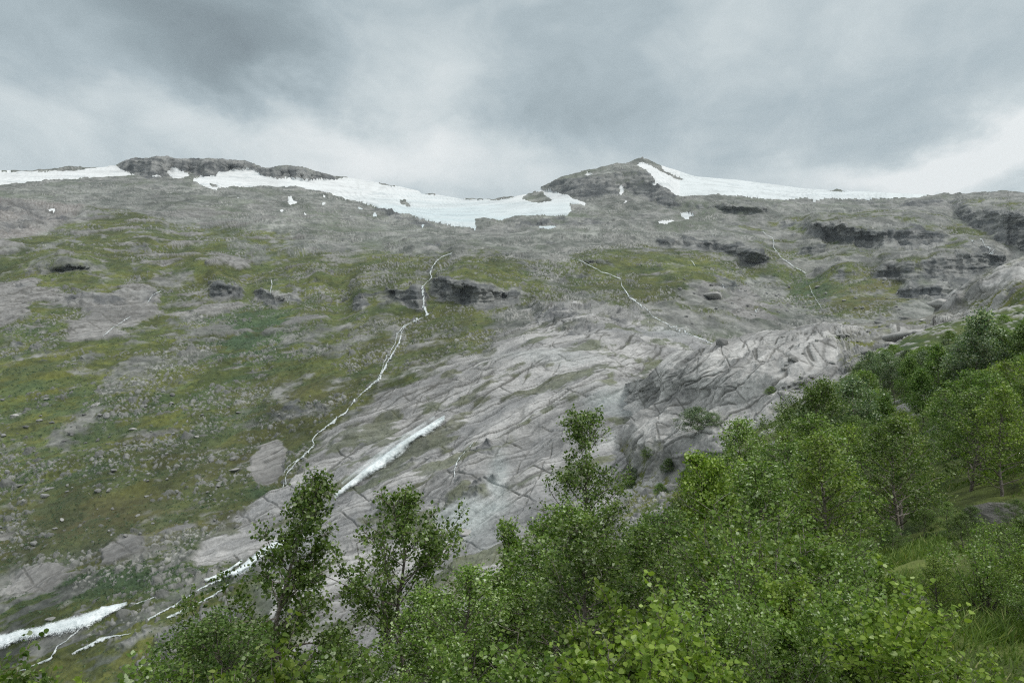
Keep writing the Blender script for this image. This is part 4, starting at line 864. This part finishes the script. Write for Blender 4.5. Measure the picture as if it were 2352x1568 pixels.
def put_tree(name, meshes, loc, rz=0, sc=1.0, label='', cat='tree', group=None, parts=('trunk', 'crown'), sxy=1.0):
    e = bpy.data.objects.new(name, None); C.objects.link(e); e.location = loc; e.rotation_euler = (0, 0, rz); e.scale = (sc*sxy, sc*sxy, sc)
    e.empty_display_size = .3
    tag(e, label, cat, group); e['tone_'] = meshes[1].materials[0].name
    for nm, m in zip(parts, meshes):
        o = bpy.data.objects.new(nm, m); C.objects.link(o); o.parent = e
    return e
def hero(name, seed, topx, topy, basex, Yd, env, trunk_mid, mat, label, H=None, **kw):
    kw['leaf'] = kw.get('leaf', .05)*1.22; kw['nl'] = int(kw['nl']*.60); kw['pale'] = kw.get('pale', .14)+.05
    """a birch whose tip and foot stand where they do on the hillside"""
    xb = (basex-CX)/F*Yd; zb = float(zC(xb, Yd)[0])-.05; xt = (topx-CX)/F*Yd; zt = (CY-topy)/F*Yd; Hh = zt-zb
    tr = [(-.12, 0, 0), (0, 0, 0)]+[(f, dx, dy) for f, dx, dy in trunk_mid]+[(1, xt-xb, 0)]
    m = tree_mesh(seed, Hh, env, tr, mat, **kw)
    return put_tree(name, m, (xb, Yd, zb), label=label)
hero('birch_tree', 11, 722, 1118, 607, 11, [(0, .4), (.12, .9), (.3, 1.3), (.45, 1.35), (.6, 1.1), (.7, .75), (.8, .45), (.9, .42), (1, .2), (1.06, 0)], [(.5, .12, 0), (.75, .45, .1)], M_leaf, 'slender birch leaning right with its top over the lower waterfall', nl=19000, limbs=44, lo=.15, wind=.05, sg=.06)
hero('birch_tree', 12, 905, 1150, 985, 12, [(0, .4), (.15, .9), (.35, 1.3), (.6, 1.35), (.8, 1.15), (.88, .8), (.93, .35), (1, .3), (1.05, 0)], [(.35, -.42, 0), (.6, -.5, 0), (.8, -.35, 0)], M_leaf, 'broad birch with bare twigs sticking out of its top, left of centre', nl=17000, limbs=40, lo=.2, wind=.04)
hero('birch_tree', 13, 1325, 970, 1345, 16, [(0, .7), (.2, 1.4), (.4, 1.55), (.55, 1.45), (.68, 1.2), (.77, .9), (.80, .25), (.83, .22), (.86, .42), (.97, .42), (1.03, .2), (1.06, 0)], [(.5, -.05, 0), (.75, -.12, 0), (.9, -.1, 0)], M_leaf, 'tall birch with a narrow separate topknot in front of the bare rock', nl=26000, limbs=52, lo=.15, wind=.02, pale=.24)
hero('birch_tree', 14, 1152, 1212, 1160, 15, [(.2, .8), (.5, .6), (.75, .3), (.9, .2), (1, .08)], [(.5, .03, 0)], M_leaf, 'thin pointed birch left of the tall topknot birch', nl=8000, limbs=30, lo=.2, elev=(.8, 1.3))
hero('birch_tree', 15, 1890, 885, 1860, 27, [(.15, 1.6), (.4, 2.1), (.6, 1.9), (.8, 1.3), (.92, .8), (1, .35)], [(.5, -.2, 0)], M_leaf, 'highest birch at the upper edge of the right thicket, against the rock', nl=26000, limbs=46, lo=.15, leaf=.058, sg=.1, pale=.22)
hero('birch_tree', 16, 1690, 975, 1730, 20, [(.15, 1.3), (.4, 1.5), (.6, 1.25), (.8, .9), (.92, .6), (1, .25)], [(.5, -.1, 0)], M_leaf, 'birch with a rounded pale top at the left edge of the right thicket', nl=21000, limbs=46, lo=.15, leaf=.05, sg=.08, pale=.22)
hero('birch_tree', 17, 1610, 1060, 1690, 12.5, [(.15, 1.0), (.4, 1.15), (.6, 1.0), (.8, .7), (.92, .45), (1, .15)], [(.4, -.05, 0), (.7, -.35, 0)], M_leafy, 'bright green birch with visible pale branches left of the right thicket', nl=19000, limbs=44, lo=.15, leaf=.045)
hero('windblown_tree', 18, 2258, 722, 2235, 42, [(.1, 1.0), (.4, 1.3), (.6, 1.25), (.8, 1.0), (.92, .7), (1, .3)], [(.5, 0, 0)], M_leafp, 'pale windblown tree standing alone high on the right hillside', nl=16000, limbs=40, lo=.1, leaf=.10, sg=.13, wind=.07, pale=.3)

# prototypes for the thicket
envs = [[(.1, .9), (.3, 1.3), (.55, 1.3), (.75, .95), (.9, .55), (1, .2)], [(.1, 1.1), (.35, 1.55), (.6, 1.45), (.8, 1.1), (.93, .65), (1, .3)], [(.1, .8), (.3, 1.05), (.6, .95), (.8, .6), (.92, .35), (1, .1)], [(.1, 1.2), (.4, 1.7), (.65, 1.5), (.85, 1.1), (1, .4)]]
protos = []
for i, (mt, lf, n) in enumerate([(M_leaf, .046, 17000), (M_leafd, .046, 18000), (M_leafy, .046, 14000), (M_leafd, .05, 20000), (M_leaf, .05, 19000)]):
    protos.append(tree_mesh(30+i, 4.6, envs[i % 4], [(-.12, 0, 0), (0, 0, 0), (.5, .2*(-1)**i, .1), (1, .1, -.1)], mt, leaf=lf*1.32, nl=int(n*.56), limbs=44, lo=.10, sg=.075, pale=.18))
farp = []
for i, mt in enumerate([M_leaf, M_leafd, M_leafp]):
    farp.append(tree_mesh(50+i, 4.2, envs[(i+1) % 4], [(-.12, 0, 0), (0, 0, 0), (1, .2, 0)], mt, leaf=.10, nl=7000, limbs=34, lo=.08, sg=.13, pale=.16))
ENV = np.array([(-100, 1520), (0, 1530), (350, 1560), (400, 1440), (530, 1350), (560, 1370), (640, 1370), (790, 1390), (860, 1290), (1050, 1290), (1100, 1300), (1180, 1270), (1230, 1200), (1330, 1160), (1450, 1190), (1530, 1170), (1590, 1080), (1700, 1010), (1760, 950), (1900, 925), (2000, 945), (2100, 915), (2200, 860), (2352, 780), (2500, 720)])
placed = [(-3.9, 11), (-1.8, 12), (1.8, 16), (10.5, 27), (7, 20), (4, 12.5)]
rt_ = random.Random(12)
zones = [((380, 1200), (9, 17), 19, 'dark green birch in the row below the bare rock', 'birches along the bottom left of centre'),
         ((1180, 1560), (8, 20), 15, 'green birch around the foot of the topknot birch', 'birches around the topknot birch'),
         ((1500, 2080), (9, 24), 36, 'leafy birch in the dense thicket right of centre', 'birches of the dense right thicket'),
         ((1880, 2440), (13.5, 40), 60, 'dark leafy birch high in the thicket at the right edge', 'birches high at the right edge')]
for (xa, xb), (ya, yb), n, lab, grp in zones:
    c = 0; tries = 0
    while c < n and tries < 900:
        tries += 1
        px = rt_.uniform(xa, xb); Yd = ya*(yb/ya)**rt_.random(); x = (px-CX)/F*Yd
        if Yd < 12.5 and px > 1930: continue
        dmin = .9+.035*Yd
        if any((x-a)**2+(Yd-b)**2 < dmin*dmin for a, b in placed): continue
        zb = float(zC(x, Yd)[0])-.05; zt_max = (CY-np.interp(px, ENV[:, 0], ENV[:, 1])-rt_.uniform(0, 110))/F*Yd
        H = min(zt_max-zb, 6.2)*rt_.uniform(.85, 1)
        if H < 1.7: continue
        m = rt_.choice(protos[:5]); sc_ = H/4.6
        put_tree('birch_tree', m, (x, Yd, zb), rt_.uniform(0, 6.28), sc_, lab, 'tree', grp, sxy=min(1.3, max(.8, 1.15/sc_**.4))); placed.append((x, Yd)); c += 1
# far trees and scrub on the right hillside
c = 0; tries = 0
while c < 130 and tries < 6000:
    tries += 1
    px = rt_.uniform(1800, 2460); Yd = 40*(200/40)**rt_.random(); x = (px-CX)/F*Yd
    zb = float(zC(x, Yd)[0])-.1; py = CY-zb/Yd*F
    lim = np.interp(px, [1800, 1950, 2050, 2150, 2250, 2352, 2460], [985, 875, 815, 785, 760, 730, 700])
    if py < lim: continue
    if any((x-a)**2+(Yd-b)**2 < (.032*Yd)**2 for a, b in placed): continue
    H = rt_.uniform(1.0, 2.6) if py < lim+60 else rt_.uniform(2.2, 4.6)
    m = rt_.choice(farp)
    tall = H > 2.4
    put_tree('birch_tree' if tall else 'shrub', m, (x, Yd, zb), rt_.uniform(0, 6.28), H/4.2, 'small green tree far up the right hillside' if tall else 'low green shrub on the upper right hillside',
             'tree' if tall else 'shrub', 'trees far up the right hillside' if tall else 'shrubs on the upper right hillside', sxy=1.1 if tall else 1.7); placed.append((x, Yd)); c += 1
# shrubs on the near ridge
for px, py, wd in [(1620, 1003, 60), (1650, 992, 34), (1500, 1052, 26), (1470, 1100, 30), (1540, 1085, 34), (1580, 1110, 40), (1450, 1130, 36), (1520, 1140, 30), (1990, 850, 34), (2030, 830, 30), (2080, 815, 30), (1770, 905, 22), (1940, 880, 26), (2120, 800, 26), (1600, 1075, 26)]:
    p = at(B, px, py); s = wd/F*p[1]/3.8
    put_tree('shrub', rt_.choice(farp), (p[0], p[1], p[2]-s*1.2), rt_.uniform(0, 6), s*1.0, 'round green shrub rooted in the stones of the near rock ridge', 'shrub', 'shrubs on the near rock ridge', sxy=1.9)

# low scrub growing over the left slope: tufts of small leafy faces
r = np.random.default_rng(90); n = 60000; qx = r.uniform(-150, 1250, n); qy = r.uniform(560, 1560, n); qx2 = r.uniform(1300, 2330, n//4); qy2 = r.uniform(520, 760, n//4)
qx = np.r_[qx, qx2]; qy = np.r_[qy, qy2]; n = len(qx)
u = np.clip((qx-A.x0)/A.step, 0, len(A.xs)-2).astype(int); v = np.clip((qy-A.yt[u])/(A.ybot-A.yt[u])*(A.rows-1), 0, A.rows-2).astype(int)
pr = dk[v, u]*green[v, u]*.9+.06*green[v, u]; pr *= (1-rockm[v, u]); kp = r.random(n) < pr; u, v = u[kp], v[kp]; Pc = A.P[v, u]; n = len(Pc); print('scrub', n)
m_ = 9; cen = np.repeat(Pc, m_, 0); szc = np.repeat(r.uniform(.5, 1.3, n)*(Pc[:, 1]/800)**.6, m_); dr = r.normal(size=(n*m_, 3)); dr[:, 2] = np.abs(dr[:, 2])*.7+.15
cen = cen+dr*szc[:, None]*np.array([1.0, 1.0, .75]); Vl, Fl, to = leaves(cen, 1.0, r, False, up=.6, pale=.05); sc3 = np.repeat(szc*.9, 4)[:, None]; cc4 = np.repeat(cen, 4, 0); Vl = cc4+(Vl-cc4)*sc3
M_scrub = mat_leaf('scrub_leaf', [(0.0, (0.035, 0.07, 0.035)), (0.5, (0.065, 0.12, 0.06)), (1.0, (0.14, 0.20, 0.11))], .15, .7)
tag(build('scrub', Vl, Fl, M_scrub, tone=to), 'low dark green scrub spreading in bands over the mountain slope', 'scrub', kind='stuff')


# ------------------------------------------------------------------ close bushes with large leaves
def bush_mesh(seed, H, rad, mat, nl, leaf, stems=9, pale=.06, sg=.045, spread=.55):
    r = np.random.default_rng(seed); wood = MB(); cl = []
    for i in range(stems):
        a = i*2.4+r.normal()*.3; k = math.sqrt((i+.5)/stems)*rad; e = np.array([math.cos(a)*k, math.sin(a)*k, H*r.uniform(.72, 1.0)*(1-.25*(k/rad)**2)])
        q = bend(np.array([math.cos(a), math.sin(a), 0])*.05, e, np.linalg.norm(e), 9, r, .06, .03, 0); wood.tube(q, np.linspace(.012, .0025, 10), 5)
        for j in range(13):
            t_ = r.uniform(.28, 1); kk = t_*9; a_ = int(min(kk, 8)); ps = q[a_]+(q[a_+1]-q[a_])*(kk-a_)
            dd = (q[a_+1]-q[a_]); dd /= np.linalg.norm(dd); s2 = bend(ps, dd+r.normal(size=3)*spread, H*.24*r.uniform(.5, 1.1), 5, r, .12, .03, 0); wood.tube(s2, np.linspace(.004, .0015, 6), 3); cl.append(s2)
        cl.append(q[6:]); cl.append(q[7:])
    cnt = r.multinomial(nl, np.ones(len(cl))/len(cl)); cen = []; tn = []
    for s2, c in zip(cl, cnt):
        if c == 0: continue
        k = r.uniform(.2, len(s2)-1.001, c); a_ = k.astype(int); p = s2[a_]+(s2[a_+1]-s2[a_])*(k-a_)[:, None]; cen.append(p+r.normal(size=(c, 3))*sg); tn.append(np.full(c, .45+r.normal()*.1))
    Vl, Fl, to = leaves(np.concatenate(cen), leaf, r, True, pale=pale, tone0=np.concatenate(tn)); Vw, Fw = wood.data()
    return (build('stem', Vw, Fw, M_bark, smooth=True, coll=False).data, build('foliage', Vl, Fl, mat, coll=False, tone=to).data)
bushes = [bush_mesh(60, 1.5, .55, M_leafy, 3600, .042), bush_mesh(61, 1.5, .6, M_leaf, 4200, .042, pale=.12), bush_mesh(62, 1.6, .5, M_leafy, 3000, .048), bush_mesh(63, 1.7, .7, M_leaf, 3800, .036, 14, .1)]
for px, py, Yd, k, lab in [
 (1400, 1335, 3.8, 0, 'bright yellow-green young birch bush at the bottom centre'), (1500, 1400, 3.3, 2, 'large-leaved bush right of the bright yellow-green bush'), (1270, 1460, 3.6, 1, 'low dark-leaved bush at the bottom edge left of the yellow-green bush'),
 (2075, 1345, 3.4, 2, 'large-leaved birch bush beside the grass clearing'), (2160, 1440, 3.1, 0, 'low large-leaved bush at the bottom edge under the clearing'), (2262, 1225, 5.4, 3, 'birch bush with many bare dark stems at the right edge'), (2345, 1330, 5.0, 3, 'dark stemmed bush cut by the right edge of the picture'),
 (1960, 1400, 3.8, 1, 'leafy bush left of the large-leaved clearing bush'), (1830, 1385, 4.4, 1, 'green bush in the middle of the bottom right thicket'), (1680, 1420, 4.2, 1, 'green bush between the thicket and the yellow-green bush'), (1580, 1470, 3.2, 0, 'yellowish bush low at the bottom right of centre'),
 (60, 1500, 5.0, 0, 'green bush poking in at the bottom left corner'), (-20, 1480, 5.2, 1, 'bush cut off by the left edge at the bottom'), (620, 1500, 4.6, 2, 'sparse young shoots at the bottom under the leaning birch'), (380, 1530, 5.5, 1, 'bush tips along the bottom left edge'),
 (800, 1520, 5.2, 1, 'bush tips at the bottom under the broad birch'), (1090, 1470, 5.4, 1, 'dark bush at the bottom between the broad birch and the yellow-green bush'), (1790, 1490, 3.4, 3, 'small-leaved bush at the bottom edge of the right thicket'), (240, 1545, 5.0, 0, 'few yellow-green shoots near the bottom left corner'), (500, 1520, 6.0, 1, 'low bush left of the leaning birch trunk')]:
    x = (px-CX)/F*Yd; zt = (CY-py)/F*Yd; zb = float(zC(x, Yd)[0])-.03; Hh = 1.55; base = zt-Hh
    sc_ = (zt-zb)/Hh
    put_tree('birch_bush', bushes[k], (x, Yd, zb), px*.7, sc_, lab, 'bush', parts=('stem', 'foliage'), sxy=max(.7, min(1.15, 1/sc_**.8)))

c = 0; tries = 0; bp = []
while c < 78 and tries < 6000:
    tries += 1
    px = rt_.uniform(1440, 2440); Yd = 4.0*(14/4.0)**rt_.random(); x = (px-CX)/F*Yd; zb = float(zC(x, Yd)[0])-.03
    if 2040 < px < 2250 and Yd > 4.8 and Yd < 12: continue
    if any((x-a)**2+(Yd-b)**2 < (.42+.035*Yd)**2 for a, b in bp): continue
    H = rt_.uniform(1.3, 3.4) if Yd > 6 else rt_.uniform(.9, 1.8)
    cap = np.interp(px, [1440, 1500, 1600, 1700, 1800, 1900, 2000, 2100, 2200, 2300, 2420], [1420, 1350, 1270, 1190, 1150, 1170, 1240, 1350, 1370, 1250, 1180])+rt_.uniform(0, 110)+max(0, 6.5-Yd)*60; H = min(H, (CY-cap)/F*Yd-zb)
    if H < .55: continue
    bp.append((x, Yd)); c += 1
    side = px < 2040
    if Yd > 6 and H > 1.5:
        put_tree('birch_tree', rt_.choice(protos[:5]), (x, Yd, zb), rt_.uniform(0, 6.28), H/4.6, 'young birch', 'tree', 'young birches under the right thicket' if side else 'young birches by the grass clearing', sxy=1.35)
    else:
        put_tree('birch_bush', bushes[rt_.choice([0, 1, 1, 3, 3, 1])], (x, Yd, zb), rt_.uniform(0, 6.28), H/1.55, 'young birch bush', 'bush', 'birch bushes under the right thicket' if side else 'bushes around the grass clearing', parts=('stem', 'foliage'), sxy=1.25)
for px, py, Yd, k in [(2290, 1225, 7.0, 0), (2215, 1250, 8.5, 4), (2370, 1190, 6.2, 0), (2340, 1300, 5.2, 2), (2120, 1260, 11.5, 4), (2050, 1235, 10.5, 1), (2260, 1340, 5.6, 2), (2400, 1260, 7.5, 1), (1990, 1280, 8.0, 4), (2150, 1400, 5.4, 2), (2225, 1180, 10.0, 3), (2330, 1150, 10.5, 1), (2180, 1215, 11.2, 0), (2395, 1350, 4.6, 4)]:
    x = (px-CX)/F*Yd; zb = float(zC(x, Yd)[0])-.03; H = max((CY-py)/F*Yd-zb, .5); bp.append((x, Yd))
    put_tree('birch_tree', protos[k], (x, Yd, zb), px*.37, H/4.6, 'young birch', 'tree', 'young birches by the grass clearing', sxy=1.4)
# each tree of a group gets words of its own: how tall it shows, and its place along the row
ORD = 'first second third fourth fifth sixth seventh eighth ninth tenth eleventh twelfth thirteenth fourteenth fifteenth sixteenth seventeenth eighteenth nineteenth twentieth'.split()
def ordw(i):
    if i < 20: return ORD[i]
    t, u = divmod(i+1, 10)
    return (['twentieth', 'thirtieth', 'fortieth', 'fiftieth', 'sixtieth', 'seventieth', 'eightieth', 'ninetieth', 'hundredth'][:8][t-2] if u == 0 else ['twenty', 'thirty', 'forty', 'fifty', 'sixty', 'seventy', 'eighty', 'ninety', 'hundred'][min(t-2, 7)]+'-'+ORD[u-1])
WHERE = {'birches along the bottom left of centre': 'in the row below the bare rock', 'birches around the topknot birch': 'around the foot of the topknot birch', 'birches of the dense right thicket': 'in the dense thicket right of centre',
 'birches high at the right edge': 'high in the thicket at the right edge', 'trees far up the right hillside': 'far up the right hillside', 'young birches under the right thicket': 'low in front of the right thicket', 'young birches by the grass clearing': 'beside the grass clearing',
 'birch bushes under the right thicket': 'on the floor of the right thicket', 'bushes around the grass clearing': 'around the grass clearing', 'shrubs on the upper right hillside': 'on the upper right hillside', 'shrubs on the near rock ridge': 'among the stones of the near rock ridge'}
TONE = {'birch_leaf': 'mid-green', 'dark_birch_leaf': 'dark green', 'young_birch_leaf': 'bright yellow-green', 'willow_leaf': 'pale grey-green'}
for gname, wh in WHERE.items():
    L = sorted([o for o in C.objects if o.get('group') == gname and o.parent is None], key=lambda o: o.location.x/o.location.y)
    for i, o in enumerate(L):
        ch = [q for q in C.objects if q.parent is o and q.name.startswith(('crown', 'foliage'))] if False else None
        o['label'] = '%s %s, %s from the left %s' % (TONE[o['tone_']], {'tree': 'birch', 'bush': 'birch bush', 'shrub': 'low shrub'}[o['category']], ordw(i), wh)
for o in C.objects:
    if 'tone_' in o: del o['tone_']

# ------------------------------------------------------------------ grass on the near hillside
r = np.random.default_rng(77); n = 90000
Yg = np.exp(r.uniform(math.log(2.2), math.log(34), n)); ug = r.uniform(.28, .85, n); xg = ug*Yg; zg = zC(xg, Yg)
keep = vn(xg, Yg, zg, 1.6, 5) > -.35; xg, Yg, zg = xg[keep], Yg[keep], zg[keep]; n = len(xg)
hg = r.uniform(.04, .14, n)*np.clip(Yg/6, .45, 1)*(1+.7*(vn(xg, Yg, zg, .9, 6) > .35)); wg = .0035+.0006*Yg; a = r.uniform(0, 6.28, n); ln_ = r.normal(size=(n, 2))*.45+np.array([.25, 0])
b0 = np.stack([xg, Yg, zg-.03], 1); sd_ = np.stack([np.cos(a), np.sin(a), 0*a], 1)*wg[:, None]
mid_ = b0+np.stack([ln_[:, 0]*hg*.35, ln_[:, 1]*hg*.35, hg*.6], 1); tip = b0+np.stack([ln_[:, 0]*hg, ln_[:, 1]*hg, hg*.95], 1)
Vg = np.stack([b0-sd_, b0+sd_, mid_+sd_*.7, tip+sd_*.1, tip-sd_*.1, mid_-sd_*.7], 1).reshape(-1, 3); i = np.arange(n)[:, None]*6
Fg = np.concatenate([i+np.array([[0, 1, 2, 5]]), i+np.array([[5, 2, 3, 4]])])
tag(build('grass', Vg, Fg, M_grass, tone=np.repeat(np.clip(.5+r.normal(size=n)*.25, 0, 1), 6)), 'green and straw-coloured grass in the clearing among the bushes', 'grass', kind='stuff')

# ------------------------------------------------------------------ the air
hv = np.array([(x, y, z) for x in (-5300, 5300) for y in (-1000, 7100) for z in (-900, 900)], float)
hf = np.array([[0, 1, 3, 2], [4, 6, 7, 5], [0, 4, 5, 1], [2, 3, 7, 6], [0, 2, 6, 4], [1, 5, 7, 3]])
mh = bpy.data.materials.new('haze_air'); mh.use_nodes = True; mh.node_tree.nodes.clear()
gh = NG(mh.node_tree); vp = gh.n('ShaderNodeVolumePrincipled'); vp.inputs['Density'].default_value = 3e-5; vp.inputs['Color'].default_value = (.80, .88, .95, 1); vp.inputs['Anisotropy'].default_value = 0.2
oh = gh.n('ShaderNodeOutputMaterial'); gh.l(vp.outputs[0], oh.inputs['Volume'])
tag(build('haze', hv, hf, mh), kind='stuff')
